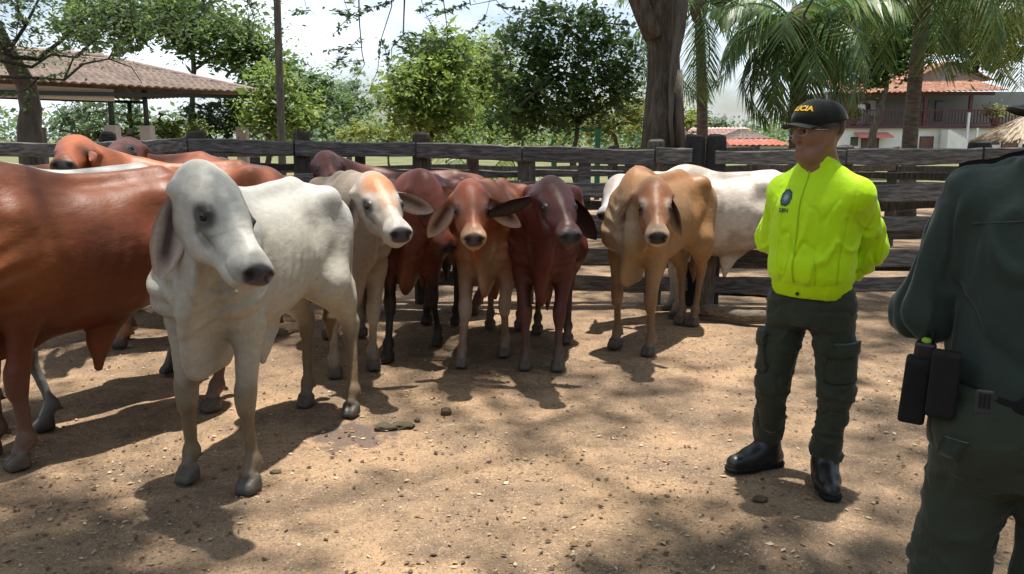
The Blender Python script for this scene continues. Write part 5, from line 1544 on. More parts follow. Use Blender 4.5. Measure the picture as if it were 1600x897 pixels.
WHITE = (.60, .57, .51)
HERD = [
 dict(name='white', loc=(-1.30, 4.14), heading=-101, scale=1.03, h=.0095, head_roll=-16, head_scale=1.02, hump=.07, dewlap=.72, sheath=.5, fat=.84,
      hoof_px=dict(FL=(388, 768), FR=(292, 752), HL=(545, 652), HR=(474, 637)), cran=(326, 304, 3.46), nose=(413, 441),
      ear_r=dict(dir=(.02, -.26, -.95), open=(.75, .55, 0), len=.33, wid=.14, cup=.45, bend=-.05), ear_l=dict(dir=(.22, .30, -.9), open=(.75, -.35, .1), len=.34, wid=.15, cup=.5),
      label='greyish white young zebu with dark rimmed eye, standing nearest the middle, head turned aside',
      col=dict(base=(.40, .37, .31), back=(.38, .37, .345), leg=(.36, .315, .24), low=(.17, .115, .062), knee=(.15, .10, .055), face=(.45, .43, .385), muzzle=(.05, .045, .05), lip=(.5, .47, .42),
               hoof=(.13, .125, .12), ear_in=(.07, .05, .05), ear_out=(.52, .49, .46), ear_rim=(.52, .45, .42), tear=(.085, .075, .07), mottle=.08,
               spots=[(.45, .2, 1.16, .2, (.36, .36, .36), .6), (-.55, .2, 1.15, .25, (.42, .42, .42), .5), (.5, -.2, .95, .22, (.45, .42, .36), .5)])),
 dict(name='brown', loc=(-2.26, 4.33), heading=-125.6, scale=1.07, h=.011, hump=.12, dewlap=1.1, sheath=.9, fat=1.0, head_pos=(.92, -.02, 1.42), head_yaw=-10, head_pitch=-50,
      hoof_px=dict(FL=(27, 732), HL=(322, 642)),
      label='big glossy red brown zebu whose head is cut off by the picture edge',
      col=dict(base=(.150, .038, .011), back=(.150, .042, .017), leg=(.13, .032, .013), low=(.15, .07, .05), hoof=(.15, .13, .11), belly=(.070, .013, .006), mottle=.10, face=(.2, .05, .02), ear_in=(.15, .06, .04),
               spots=[(.40, .22, .98, .30, (.23, .068, .016), .75), (-.05, .26, .98, .35, (.10, .024, .009), .7), (-.5, .2, .95, .3, (.20, .052, .013), .7)])),
 dict(name='grey', loc=(-2.62, 4.88), heading=-126, scale=1.07, h=.018, hump=.06, head_pos=(.9, -.1, 1.36), head_yaw=-10, head_pitch=-50, hoof_px=dict(FL=(70, 672)),
      label='grey zebu mostly hidden behind the big red brown one',
      col=dict(base=(.30, .29, .27), low=(.16, .15, .15), knee=(.05, .045, .045), back=(.34, .34, .33), hoof=(.05, .05, .05))),
 dict(name='ginger', loc=(-2.60, 6.5), heading=200, scale=1.06, h=.016, head_scale=.97, hump=.12, cran=(121, 240, 6.05), nose=(98, 264),
      ear_r=dict(dir=(.0, -.95, .02), open=(.75, 0, -.2), len=.30), ear_l=dict(dir=(.0, .95, -.12), open=(.8, 0, -.2), len=.28),
      label='bright ginger zebu with pale muzzle spot looking over the grey back',
      col=dict(base=(.28, .082, .033), face=(.31, .085, .03), back=(.33, .11, .05), low=(.3, .12, .06), muzzle=(.06, .045, .04), ear_in=(.35, .2, .14), ear_rim=(.5, .35, .27), ring=(.1, .04, .02))),
 dict(name='dun', loc=(-3.1, 7.3), heading=160, scale=1.10, h=.018, head_scale=1.0, hump=.10, cran=(196, 242, 7.0), nose=(160, 256),
      ear_r=dict(dir=(.1, -.5, -.6)), ear_l=dict(dir=(-.1, .7, -.4), open=(.6, -.2, .2)), head_roll=20,
      label='dark brown zebu head with pale ear just behind the ginger one',
      col=dict(base=(.27, .085, .038), face=(.10, .034, .022), brow=(.12, .035, .028), ear_in=(.38, .22, .13), ear_rim=(.5, .33, .2), ear_out=(.13, .05, .03))),
 dict(name='russet', loc=(-.92, 7.5), heading=182, scale=.98, h=.018, head_scale=.95, hump=.08, cran=(511, 258, 7.1), nose=(521, 292),
      ear_r=dict(dir=(.0, -.7, -.5)), ear_l=dict(dir=(.0, .7, -.5)),
      label='dark russet zebu face peeping over backs in front of the fence',
      col=dict(base=(.11, .034, .023), face=(.12, .032, .024), ring=(.02, .01, .01), back=(.16, .06, .04))),
 dict(name='tan_grey', loc=(-1.20, 5.95), heading=-74, scale=1.0, h=.0125, head_scale=1.06, hump=.10, dewlap=1.0, cran=(583, 302, 5.22), nose=(628, 374), hoof_px=dict(FL=(584, 577), FR=(524, 590)),
      ear_l=dict(dir=(.1, .95, -.42), open=(.75, -.1, -.5), len=.25, wid=.15, cup=.45), ear_r=dict(dir=(.08, -.22, -.9), open=(.9, .5, 0), len=.27, wid=.12),
      label='grey fawn zebu with orange forehead and white face patches, behind the white one',
      col=dict(base=(.27, .205, .15), back=(.27, .20, .14), face=(.42, .37, .31), brow=(.40, .165, .065), leg=(.36, .30, .23), low=(.33, .27, .2), muzzle=(.05, .046, .05), band=(.50, .46, .42), eyepatch=(.48, .44, .40), ear_in=(.13, .10, .095), ear_out=(.48, .42, .37), ear_rim=(.50, .42, .38), tear=(.16, .14, .13), belly=(.28, .23, .18))),
 dict(name='dark_red', loc=(-.70, 6.45), heading=-98, scale=.97, h=.0145, head_scale=1.0, hump=.09, cran=(662, 296, 5.9), nose=(700, 395), hoof_px=dict(FL=(690, 532), FR=(604, 566)),
      ear_l=dict(dir=(.0, .7, -.3), len=.2), ear_r=dict(dir=(-.1, -.6, -.6)),
      label='dark red zebu with black legs, squeezed behind fawn and orange ones',
      col=dict(base=(.125, .030, .018), face=(.16, .045, .028), leg=(.030, .017, .015), low=(.018, .014, .014), knee=(.02, .015, .015), hoof=(.02, .02, .02), belly=(.19, .06, .03), ear_in=(.42, .24, .15), ear_rim=(.5, .3, .2))),
 dict(name='orange', loc=(-.13, 6.28), heading=-97, scale=.95, h=.0115, head_scale=1.03, hump=.09, dewlap=.8, sheath=.7, cran=(735, 310, 5.45), nose=(741, 381), hoof_px=dict(FR=(720, 574), FL=(788, 556)),
      ear_l=dict(dir=(.1, .55, -.42), open=(.85, -.2, -.3), len=.27, wid=.16, cup=.5), ear_r=dict(dir=(.15, -.50, -.75), open=(.8, .2, -.3), len=.28, wid=.15, cup=.5),
      label='orange red zebu with creamy muzzle and pale hind legs facing straight ahead',
      col=dict(base=(.28, .082, .028), back=(.24, .064, .022), face=(.29, .088, .034), brow=(.27, .066, .03), leg=(.30, .21, .15), low=(.26, .17, .12), knee=(.42, .33, .27), hoof=(.24, .20, .17), muzzle=(.06, .04, .035), band=(.40, .25, .15), eyepatch=(.33, .13, .06), lip=(.42, .25, .15),
               ear_in=(.10, .035, .025), ear_rim=(.46, .33, .25), ear_out=(.42, .24, .15), belly=(.30, .19, .12), ring=(.035, .014, .010), spots=[(.62, 0, .8, .3, (.36, .22, .13), .9)])),
 dict(name='maroon', loc=(.27, 6.10), heading=-97, scale=.95, h=.0115, head_scale=1.06, hump=.08, dewlap=1.0, sheath=.9, cran=(862, 306, 5.35), nose=(893, 378), hoof_px=dict(FR=(820, 578), FL=(871, 579), HL=(886, 538)),
      ear_r=dict(dir=(.12, -.9, -.34), open=(.7, 0, -.7), len=.31, wid=.14, cup=.35), ear_l=dict(dir=(.1, .42, -.62), open=(.7, -.35, -.1), len=.30, wid=.17, cup=.45),
      label='dark maroon zebu with one ear stuck out sideways, greyish nose bridge',
      col=dict(base=(.088, .020, .014), face=(.075, .020, .016), back=(.105, .025, .018), low=(.09, .04, .032), leg=(.085, .022, .017), hoof=(.16, .14, .12), muzzle=(.03, .028, .03), ear_in=(.028, .014, .013), ear_rim=(.035, .016, .015), ear_out=(.12, .05, .045), ring=(.02, .01, .01),
               spots=[(.98, 0, 1.1, .13, (.10, .06, .055), .7)])),
 dict(name='tan', loc=(1.16, 6.48), heading=-123, scale=1.0, h=.0125, head_scale=.98, hump=.13, dewlap=.75, fat=.86, cran=(1021, 305, 5.85), nose=(1028, 378), hoof_px=dict(FR=(960, 543), FL=(1012, 556), HL=(1080, 510), HR=(1060, 507)),
      ear_r=dict(dir=(.12, -.42, -.75), open=(.75, .25, -.2), len=.26, wid=.12, cup=.5), ear_l=dict(dir=(.10, .32, -.75), open=(.85, -.3, 0), len=.27, wid=.13, cup=.5),
      label='light tan zebu with white eyebrows and brown hump standing before the pale one',
      col=dict(base=(.29, .165, .072), back=(.24, .10, .032), hump=(.26, .11, .045), face=(.30, .135, .06), brow=(.26, .095, .037), leg=(.29, .17, .08), low=(.20, .115, .06), knee=(.22, .12, .06), hoof=(.13, .11, .1), muzzle=(.03, .026, .026), band=(.45, .34, .23), eyepatch=(.48, .38, .28), lip=(.45, .33, .22),
               ear_in=(.09, .045, .035), ear_rim=(.33, .24, .16), ear_out=(.34, .24, .15), belly=(.30, .20, .11), ring=(.05, .025, .015), spots=[(.62, 0, .95, .28, (.42, .34, .24), .8), (-.3, .25, 1.0, .3, (.28, .13, .04), .6)])),
 dict(name='pale', loc=(1.95, 7.42), heading=181, scale=.98, h=.015, head_scale=.92, hump=.12, sheath=.8, fat=1.0, cran=(968, 295, 7.15), nose=(943, 342), away=False,
      ear_l=dict(dir=(-.35, .4, .1), open=(.4, .5, -.3), len=.2, wid=.12), ear_r=dict(dir=(.0, -.5, -.6)),
      label='pale cream zebu with grey mottled flank standing sideways along the fence',
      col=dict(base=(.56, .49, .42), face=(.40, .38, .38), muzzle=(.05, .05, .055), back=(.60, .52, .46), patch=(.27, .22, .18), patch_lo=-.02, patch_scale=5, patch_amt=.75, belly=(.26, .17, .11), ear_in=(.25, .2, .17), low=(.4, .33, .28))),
 dict(name='red', loc=(-3.75, 6.35), heading=-120, scale=1.05, h=.018, hump=.12, head_pos=(.9, .0, 1.30), head_yaw=0, head_pitch=-60,
      label='red zebu at the picture edge, only its hump showing behind the grey one',
      col=dict(base=(.25, .075, .032), back=(.30, .10, .05))),
]
for sp in HERD:
    make_cow(solve_pose(sp))
print('herd', round(time.time() - T0, 1))

# ------------------------------------------------------------------ people
from mathutils.bvhtree import BVHTree
M_SKIN = mat('skin', attr='col', rough=.5, spec=.35, var=.06, vscale=30, bump=.06, bscale=160, subs=.08)
M_CLOTH = mat('plain_clothes', attr='col', rough=.85, spec=.15, var=.1, vscale=20)
M_NEON = mat('neon_jacket_cloth', (.50, .80, .004), rough=.62, spec=.25, var=.05, vscale=9, bump=.18, bscale=420, bump2=.20, b2scale=11, sheen=.12)
M_NEONB = mat('neon_rib_knit', (.47, .70, .006), rough=.75, spec=.15, var=.06, vscale=9, bump=.5, bscale=120, stretch=(1, 1, .12))
M_TROUS = mat('olive_trouser_cloth', (.034, .042, .029), rough=.78, spec=.2, var=.14, vscale=10, bump=.30, bscale=420, bump2=.25, b2scale=11, sheen=.15)
M_SHIRT = mat('dark_green_shirt_cloth', (.024, .038, .032), rough=.74, spec=.25, var=.10, vscale=8, bump=.30, bscale=420, bump2=.18, b2scale=9, sheen=.2)
M_BLACK = mat('black_leather', (.012, .012, .013), rough=.38, spec=.5, var=.2, vscale=20, bump=.15, bscale=120)
M_NYLON = mat('black_nylon', (.013, .013, .014), rough=.8, spec=.2, var=.2, vscale=30, bump=.3, bscale=200)
M_CAP = mat('black_cap_cloth', (.014, .015, .013), rough=.85, spec=.15, var=.15, vscale=30, bump=.2, bscale=260, sheen=.2)
M_YEL = mat('yellow_embroidery', (.72, .42, .03), rough=.7, spec=.2)
M_WIRE = mat('spectacle_wire', (.45, .42, .40), rough=.25, spec=.6, metallic=.8)
M_BUCK = mat('grey_plastic_clip', (.035, .037, .04), rough=.55)
SKINC = (.25, .13, .078)

def hand_prims(A, wrist, d, n, side, curl=.6, col=SKINC, s=1.0):
    """palm, four fingers and a thumb; d = pointing direction, n = out of the back of the hand, side = +1 thumb on cross(d, n)"""
    w = np.array(wrist, float); d = np.array(d, float); d /= np.linalg.norm(d)
    n = np.array(n, float); n -= d * (n @ d); n /= np.linalg.norm(n); t = np.cross(d, n) * side
    A(RC(w - d * .02, w + d * .02, .027 * s, .027 * s, .02, n, .75, col=col))
    for k, q in enumerate((-.030, -.010, .010, .030)):
        A(RC(w + d * .02 + t * q * .6 * s, w + d * .085 * s + t * q * s, .016 * s, .013 * s, .012, n, .85, col=col))
        L = (.062, .074, .078, .070)[k] * s
        p = w + d * .088 * s + t * q * s; a = 0.
        for m, seg in enumerate((.45, .30, .25)):
            a += curl * (.7 if m == 0 else 1.0)
            e = p + (d * math.cos(a) - n * math.sin(a)) * L * seg * 1.15
            A(RC(p, e, (.0095 - .001 * m) * s, (.0085 - .001 * m) * s, .006, col=col)); p = e
    b = w + d * .025 * s + t * .026 * s; e = b + (d * .6 + t * .8 - n * .2) * .045 * s; e2 = e + (d * .9 + t * .25 - n * .4) * .035 * s
    A(RC(b, e, .015 * s, .012 * s, .012, col=col)); A(RC(e, e2, .011 * s, .009 * s, .006, col=col))

def head_prims(A, c, f, col=SKINC, s=1.0, up=(0, 0, 1)):
    M = frame(f, up)[:3, :3]; c = np.array(c, float)
    H = lambda x, y, z: c + M @ (np.array([x, y, z]) * s)
    y, z = M[:, 1], M[:, 2]
    A(RC(H(-.03, 0, .03), H(.018, 0, .034), .088 * s, .085 * s, .03, y, .86, col=col))
    A(RC(H(.022, 0, .0), H(.036, 0, -.070), .070 * s, .050 * s, .03, y, .88, col=col))
    A(RC(H(.058, -.014, -.098), H(.058, .014, -.098), .026 * s, .026 * s, .03, col=col))
    for q in (-1, 1):
        A(RC(H(-.005, q * .052, -.045), H(.045, q * .026, -.095), .028 * s, .024 * s, .03, col=col))     # jaw
        A(RC(H(.074, q * .016, .030), H(.066, q * .045, .028), .014 * s, .011 * s, .02, col=col))        # brow
        A(BALL(H(.058, q * .042, -.018), .022 * s, .03, col=col))                                        # cheek
        A(BALL(H(.089, q * .030, .008), .014 * s, .012, sub=True))                                       # socket
        A(BALL(H(.078, q * .030, .007), .0125 * s, .006, col=(.3, .2, .16)))                             # lids
        A(BALL(H(.100, q * .011, -.034), .009 * s, .008, col=col))
        A(RC(H(-.012, q * .078, .012), H(-.008, q * .076, -.022), .026 * s, .017 * s, .010, y, .38, col=col))  # ear
        A(BALL(H(-.004, q * .092, -.002), .012 * s, .012, y, .5, sub=True))
    A(RC(H(.090, 0, .018), H(.110, 0, -.028), .010 * s, .0135 * s, .012, col=col))                       # nose
    A(RC(H(.083, -.017, -.060), H(.083, .017, -.060), .0075 * s, .0075 * s, .010, z, .8, col=(.20, .085, .06)))
    A(RC(H(.080, -.015, -.070), H(.080, .015, -.070), .0080 * s, .0080 * s, .010, z, .8, col=(.20, .085, .06)))
    A(RC(H(-.022, 0, -.06), H(-.040, 0, -.20), .056 * s, .062 * s, .03, col=col))
    return H, M

def zloft(rows, c, f, k=.04, n=2.2, col=None):
    """upright body: rows of z, front, back, half width; c = centre xy, f = facing; may drift with rows' 5th value"""
    f = np.array([f[0], f[1], 0.]); f /= np.linalg.norm(f); l = np.array([-f[1], f[0], 0.])
    M = np.eye(4); M[0, :3] = (0, 0, 1); M[1, :3] = l; M[2, :3] = f
    M[:3, 3] = -M[:3, :3] @ np.array([c[0], c[1], 0.])
    return LOFT([(z, a, -b, w) for z, a, b, w in rows], k, n, M, col)

def creases(V, N, amp, seed, stretch=(1, 1, .55), scale=8.5, mask=None):
    """cloth folds: ridged noise pushed along the normals"""
    P = V * np.array(stretch)
    w = fbm(P, scale * .6, 2, seed + 5)[:, None] * .10
    a = fbm(P + w, scale * .75, 2, seed); b = fbm(P * 1.1 - w, scale * .9, 2, seed + 11)
    d = amp * (1.0 * np.exp(-(a / .075) ** 2) - .9 * np.exp(-(b / .065) ** 2) + .45 * np.exp(-(fbm(P + w, scale * 1.6, 1, seed + 21) / .09) ** 2) + .6 * fbm(P, 3.2, 2, seed + 2))
    if mask is not None: d = d * mask
    return V + N * d[:, None]

def bvh_of(V, F): return BVHTree.FromPolygons([tuple(v) for v in V], [tuple(int(i) for i in f) for f in F])

def stick(verts2d, faces, bvh, c, n, up, off=.002, thick=.0):
    """lay a flat outline onto a surface: 2-d points in metres around c, cast along -n"""
    n = Vector(n).normalized(); up = Vector(up); r = up.cross(n).normalized(); u = n.cross(r)
    out = []
    for (x, y) in verts2d:
        o = Vector(c) + r * x + u * y + n * .12
        h = bvh.ray_cast(o, -n, .4)
        out.append((h[0] + h[1] * off) if h[0] is not None else Vector(c) + r * x + u * y)
    return out

def text_mesh(txt, size, bold=.0):
    cu = bpy.data.curves.new('lettering', 'FONT')
    cu.body = txt; cu.size = size; cu.align_x = 'CENTER'; cu.align_y = 'CENTER'; cu.offset = bold; cu.resolution_u = 2
    ob = bpy.data.objects.new('lettering', cu)
    COL.objects.link(ob)
    bpy.context.view_layer.update()
    me = bpy.data.meshes.new_from_object(ob.evaluated_get(bpy.context.evaluated_depsgraph_get()))
    bpy.data.objects.remove(ob); bpy.data.curves.remove(cu)
    bm = bmesh.new(); bm.from_mesh(me)
    bmesh.ops.triangulate(bm, faces=bm.faces[:])
    bmesh.ops.subdivide_edges(bm, edges=[e for e in bm.edges if e.calc_length() > size * .3], cuts=1)
    bmesh.ops.triangulate(bm, faces=bm.faces[:])
    v = [(q.co.x, q.co.y) for q in bm.verts]; bm.verts.index_update(); f = [tuple(x.index for x in q.verts) for q in bm.faces]
    bm.free(); bpy.data.meshes.remove(me)
    return v, f

def part_skin(name, prims, h, m, parent, root, fold=0.0, seed=0, clips=(), mask=None, stretch=(1, 1, .55), scale=8.5, relaxn=1):
    V, F = skin(prims, h, None, clips, margin=.06)
    V = relax(V, F, relaxn)
    if fold:
        V = creases(V, vnormals(V, F), fold, seed, stretch, scale, None if mask is None else mask(V))
    o = mesh_np(name, V - np.array(root), F, m, parent)
    return o, V, F

def cap(parent, root, c, f, s, matl, text=None):
    """baseball cap: dome, button, bill, lettering"""
    M = frame(f)[:3, :3]; c = np.array(c, float); y, z = M[:, 1], M[:, 2]
    H = lambda x, yy, zz: c + M @ (np.array([x, yy, zz]) * s)
    pr = [RC(H(-.036, 0, .030), H(.014, 0, .034), .098 * s, .097 * s, .02, y, .90), RC(H(.03, 0, .05), H(.055, 0, .045), .055 * s, .048 * s, .04, y, 1.1), BALL(H(-.015, 0, .131), .010 * s, .01)]
    nz = -(z + M[:, 0] * .10)
    V, F = skin(pr, .005, None, [(H(0, 0, .030), nz)], .05)
    o = mesh_np('cap', V - root, F, matl, parent)
    # bill
    vs, fs = [], []
    na, nr = 15, 7
    for lay in (0, 1):
        for i in range(nr):
            for j in range(na):
                a = (j / (na - 1) - .5) * 2.3
                r0 = np.array([.073 * math.cos(a) + .012, .088 * math.sin(a)]); reach = .078 * max(0., math.cos(a * .72)) ** .7
                q = r0 + np.array([1, .12 * math.sin(a)]) * reach * (i / (nr - 1))
                vs.append(H(q[0], q[1], .038 - .010 * (i / (nr - 1)) - 2.6 * q[1] ** 2 - .004 * lay) - root)
    for lay in (0, 1):
        for i in range(nr - 1):
            for j in range(na - 1):
                a = lay * na * nr + i * na + j; q = (a, a + 1, a + na + 1, a + na); fs.append(q if lay else q[::-1])
    for i in range(nr - 1):
        for j in (0, na - 1):
            a = i * na + j; fs.append((a, a + na, a + na + na * nr, a + na * nr))
    for j in range(na - 1):
        a = (nr - 1) * na + j; fs.append((a, a + 1, a + 1 + na * nr, a + na * nr))
    mesh_np('bill', vs, fs, matl, o)
    if text:
        tv, tf = text_mesh(text, .033 * s, .0012)
        bv = bvh_of(V, F)
        out = []
        cc = Vector(H(-.01, 0, .045))
        for (x, yy) in tv:
            ang = x / (.098 * s); el = .42 + yy / (.105 * s)
            d = Vector(M @ np.array([math.cos(ang) * math.cos(el), math.sin(ang) * math.cos(el), math.sin(el)]))
            h = bv.ray_cast(cc + d * .3, -d, .4)
            out.append((h[0] + d * .0018 if h[0] is not None else cc + d * .1) - Vector(root))
        mb = MB(); mb.add(out, tf); mb.build('lettering', M_YEL, o)
    return o

# ---------------- officer in the neon jacket
def officer_neon():
    C = np.array([1.345, 3.62, 0.]); root = C.copy()
    f = np.array([-.76, -.65, 0.]); f /= np.linalg.norm(f); l = np.array([-f[1], f[0], 0.])
    W = lambda a, b, z: C + f * a + l * b + np.array([0, 0, z])
    hips = W(0, 0, .90)
    hipR, hipL = np.array([1.285, 3.70, .86]), np.array([1.425, 3.58, .86])
    kneR, kneL = np.array([1.235, 3.735, .46]), np.array([1.475, 3.585, .46])
    ankR, ankL = np.array([1.265, 3.845, .09]), np.array([1.475, 3.655, .09])
    toeR, toeL = np.array([1.125, 3.795, .04]), np.array([1.445, 3.50, .04])
    shR, shL = W(-.005, -.160, 1.375), W(-.005, .172, 1.375)
    elR, elL = np.array([1.275, 3.945, 1.13]), np.array([1.615, 3.655, 1.115])
    wrR, wrL = np.array([1.47, 3.855, .955]), np.array([1.525, 3.79, .945])
    # body
    P = []; A = P.append
    hc = W(.035, 0, 1.625); hf = np.array([-.97, -.30, -.03])
    H, M = head_prims(A, hc, hf, SKINC, 1.05)
    A(RC(W(0, 0, 1.46), W(0, 0, 1.36), .07, .10, .05)); A(zloft([(.86, .09, .09, .14), (1.05, .10, .095, .14), (1.3, .11, .10, .16), (1.42, .07, .07, .12)], C, f, .04))
    for a, b, c_ in ((shR, elR, wrR), (shL, elL, wrL)):
        A(RC(a, b, .052, .042, .04)); A(RC(b, c_, .042, .028, .03))
    hand_prims(A, wrR, (.5, -.35, -.6), (.6, .5, .1), 1, .55); hand_prims(A, wrL, (-.25, .2, -.8), (.6, .5, .1), -1, .55)
    for a, b, c_ in ((hipR, kneR, ankR), (hipL, kneL, ankL)):
        A(RC(a, b, .075, .055, .05)); A(RC(b, c_, .05, .038, .04))
    V, F = skin(P, .0062, None, (), .05)
    V = relax(V, F, 1)
    Cc = prim_colors(V, P, SKINC, .010)
    hl = (V - hc) @ M
    hair = np.clip((hl[:, 2] - (-.01 + .35 * np.clip(hl[:, 0] + .01, -.03, .09))) / .012, 0, 1) * (hl[:, 0] < .045) * (np.linalg.norm(V - hc, axis=1) < .2)
    hair *= 1 - np.clip(1 - np.linalg.norm((hl - np.array([-.01, 0, -.005])) * np.array([1, 0, 1]), axis=1) / .034, 0, 1) * 1.0
    Cc = Cc * (1 - .9 * hair[:, None]) + np.array((.012, .010, .009)) * .9 * hair[:, None]
    for q in (-1, 1):
        Cc = spot(Cc, V, H(.082, q * .031, .031), .019, (.02, .015, .012), .5, .8, M[:, 2], .35)          # eyebrows
    person = mesh_np('person', V - root, F, M_SKIN, colors=Cc)
    person.location = root
    tag(person, 'officer in neon yellow jacket, black cap and glasses, hands behind the back', 'person', 'people in uniform')
    for q in (-1, 1):
        bm = bmesh.new(); bmesh.ops.create_uvsphere(bm, u_segments=12, v_segments=8, radius=.0105)
        me = bpy.data.meshes.new('eye'); bm.to_mesh(me); bm.free(); me.materials.append(M_EYE); me.polygons.foreach_set('use_smooth', [True] * len(me.polygons))
        e = bpy.data.objects.new('eye', me); e.location = H(.0815, q * .030, .006) - root; link(e, person)
    cap(person, root, H(0, 0, .008), (hf[0], hf[1], -.02), 1.0, M_CAP, 'POLICIA')
    # glasses
    mb = MB()
    for q in (-1, 1):
        ring = [Vector(H(.103 - .010 * abs(math.cos(t)) * (math.cos(t) * q > 0), q * .033 + .026 * math.cos(t), .004 + .017 * math.sin(t)) - root) for t in np.linspace(0, math.tau, 17)]
        mb.tube(ring, .0014, 5, False)
        mb.tube([Vector(H(*p) - root) for p in ((.098, q * .060, .010), (.05, q * .078, .012), (-.005, q * .081, .010), (-.025, q * .082, -.006))], .0015, 5)
    mb.tube([Vector(H(*p) - root) for p in ((.106, -.008, .008), (.109, 0, .012), (.106, .008, .008))], .0014, 5)
    mb.build('glasses', M_WIRE, person, True)
    # jacket
    J = []; A = J.append
    A(zloft([(.955, .122, .122, .160), (.985, .148, .138, .178), (1.04, .158, .143, .186), (1.12, .152, .138, .184), (1.24, .148, .130, .186), (1.33, .138, .122, .180), (1.39, .112, .105, .140), (1.44, .082, .085, .100), (1.49, .066, .078, .080)], C, f, .05, 2.3))
    for sh, el, wr, sg in ((shR, elR, wrR, -1), (shL, elL, wrL, 1)):
        A(RC(W(0, sg * .06, 1.425), sh - np.array([0, 0, .012]), .062, .078, .06))
        A(RC(sh - np.array([0, 0, .02]), el, .077, .070, .022)); A(RC(el, wr, .069, .053, .02)); A(BALL(el, .071, .03))
    def mk(V):
        m = np.clip((1.40 - V[:, 2]) / .12, 0, 1); m *= .55 + .45 * np.clip((1.36 - V[:, 2]) / .2, 0, 1)
        arm = np.minimum(np.linalg.norm(V - elL, axis=1), np.linalg.norm(V - elR, axis=1))
        return m * (1 + .8 * np.clip(1 - arm / .16, 0, 1))
    jo, JV, JF = part_skin('jacket', J, .0062, M_NEON, person, root, .0115, 7, [(W(0, 0, .960), (0, 0, -1)), (W(.0, 0, 1.488), f * .45 * -1 + np.array([0, 0, 1.0]))] , mk, (1.5, 1.5, .5), 6.5)
    part_skin('collar', [zloft([(1.43, .078, .083, .10), (1.47, .078, .085, .090), (1.53, .074, .082, .082)], C + f * .0, f, .02)], .006, M_NEON, person, root, .003, 9, [(W(.0, 0, 1.505), f * .42 * -1 + np.array([0, 0, 1.0])), (W(0, 0, 1.44), (0, 0, -1))])
    part_skin('waistband', [zloft([(.905, .126, .124, .162), (.93, .134, .130, .170), (.985, .138, .134, .175)], C, f, .02, 2.3)], .006, M_NEONB, person, root, .002, 9, [(W(0, 0, .985), (0, 0, 1)), (W(0, 0, .908), (0, 0, -1))])
    for wr, el in ((wrR, elR), (wrL, elL)):
        d = (wr - el) / np.linalg.norm(wr - el)
        part_skin('cuff', [RC(wr - d * .01, wr + d * .035, .048, .043, .01)], .006, M_NEONB, person, root)
    bv = bvh_of(JV, JF)
    # front zip with its puller
    zp = []
    for z in np.linspace(.98, 1.46, 22):
        o = Vector(W(.4, .0, z)); h = bv.ray_cast(o, Vector(-f), .5)
        if h[0] is not None: zp.append(h[0] + Vector(f) * .001 - Vector(root))
    MB().tube(zp, .0042, 5).build('zip', mat('zip_tape', (.36, .56, .01), rough=.6), person, True)
    z0 = Vector(W(.139, .012, .93)) - Vector(root)
    MB().lathe([(.003, -.004), (.008, -.003), (.008, .003), (.003, .005)], z0, 10, frame(f)[:3, :3].tolist() and Matrix(frame(f)[:3, :3].tolist()) @ Matrix.Rotation(R(90), 3, 'Y')).build('button', M_BLACK, person, True)
    # chest emblem: wreathed oval badge and the unit's letters below
    ray_d = ray(1229, 309); h = bv.ray_cast(Vector((0, 0, CAM_H)), ray_d.normalized(), 9)
    ec, en = h[0], Vector((f + np.array([0, 0, .05])).tolist())
    def decal(name, pts, fs, m, off):
        o = stick(pts, fs, bv, ec, en, (0, 0, 1), off); mb = MB(); mb.add([p - Vector(root) for p in o], fs); return mb.build(name, m, person)
    def ring2(r0, r1, n=28, sx=1., sy=1.2, cy=0., mod=0.):
        p = [(q * (1 + mod * math.cos(9 * t)) * sx * math.cos(t), cy + q * (1 + mod * math.cos(9 * t)) * sy * math.sin(t)) for q in (r0, r1) for t in np.linspace(0, math.tau, n, endpoint=False)]
        return p, [(i, (i + 1) % n, n + (i + 1) % n, n + i) for i in range(n)]
    M_EMB = mat('emblem_dark', (.030, .085, .060), rough=.7); M_EMB2 = mat('emblem_blue', (.10, .16, .22), rough=.7); M_EMB3 = mat('emblem_pale', (.32, .42, .40), rough=.7)
    emb = decal('emblem', *ring2(.022, .030, 36, 1, 1.25, 0, .05), M_EMB, .0022)
    decal('emblem_centre', *ring2(.0005, .021, 28, 1, 1.28), M_EMB2, .0026)
    sp_, sf = [(0, 0)], []
    for i in range(16):
        r = .017 if i % 2 else .008
        sp_.append((r * math.cos(i * math.tau / 16), r * 1.2 * math.sin(i * math.tau / 16)))
    sf = [(0, 1 + i, 1 + (i + 1) % 16) for i in range(16)]
    decal('emblem_star', sp_, sf, M_EMB3, .0032)
    tv, tf = text_mesh('SIJIN', .024, .0006)
    decal('emblem_letters', [(x, y - .056) for x, y in tv], tf, M_EMB, .0024)
    # trousers
    T = []; A = T.append
    A(zloft([(.78, .115, .125, .150), (.86, .122, .130, .172), (.93, .118, .118, .168), (.97, .112, .112, .160)], C + np.array([.005, .01, 0]), f, .06, 2.3))
    for hip, kn, an, sg in ((hipR, kneR, ankR, -1), (hipL, kneL, ankL, 1)):
        A(RC(hip + np.array([0, 0, .0]), kn + np.array([0, 0, .02]), .100, .076, .05)); A(RC(kn, an + np.array([0, 0, .06]), .074, .064, .05)); A(BALL(an + np.array([0, 0, .10]), .070, .03))
    def mk2(V): return .5 + .9 * np.clip((.42 - V[:, 2]) / .3, 0, 1)
    to, TV, TF = part_skin('trousers', T, .0068, M_TROUS, person, root, .0125, 14, [(W(0, 0, .10), (0, 0, -1)), (W(0, 0, .96), (0, 0, 1))], mk2, (.8, .8, 1.2), 8)
    tb = bvh_of(TV, TF)
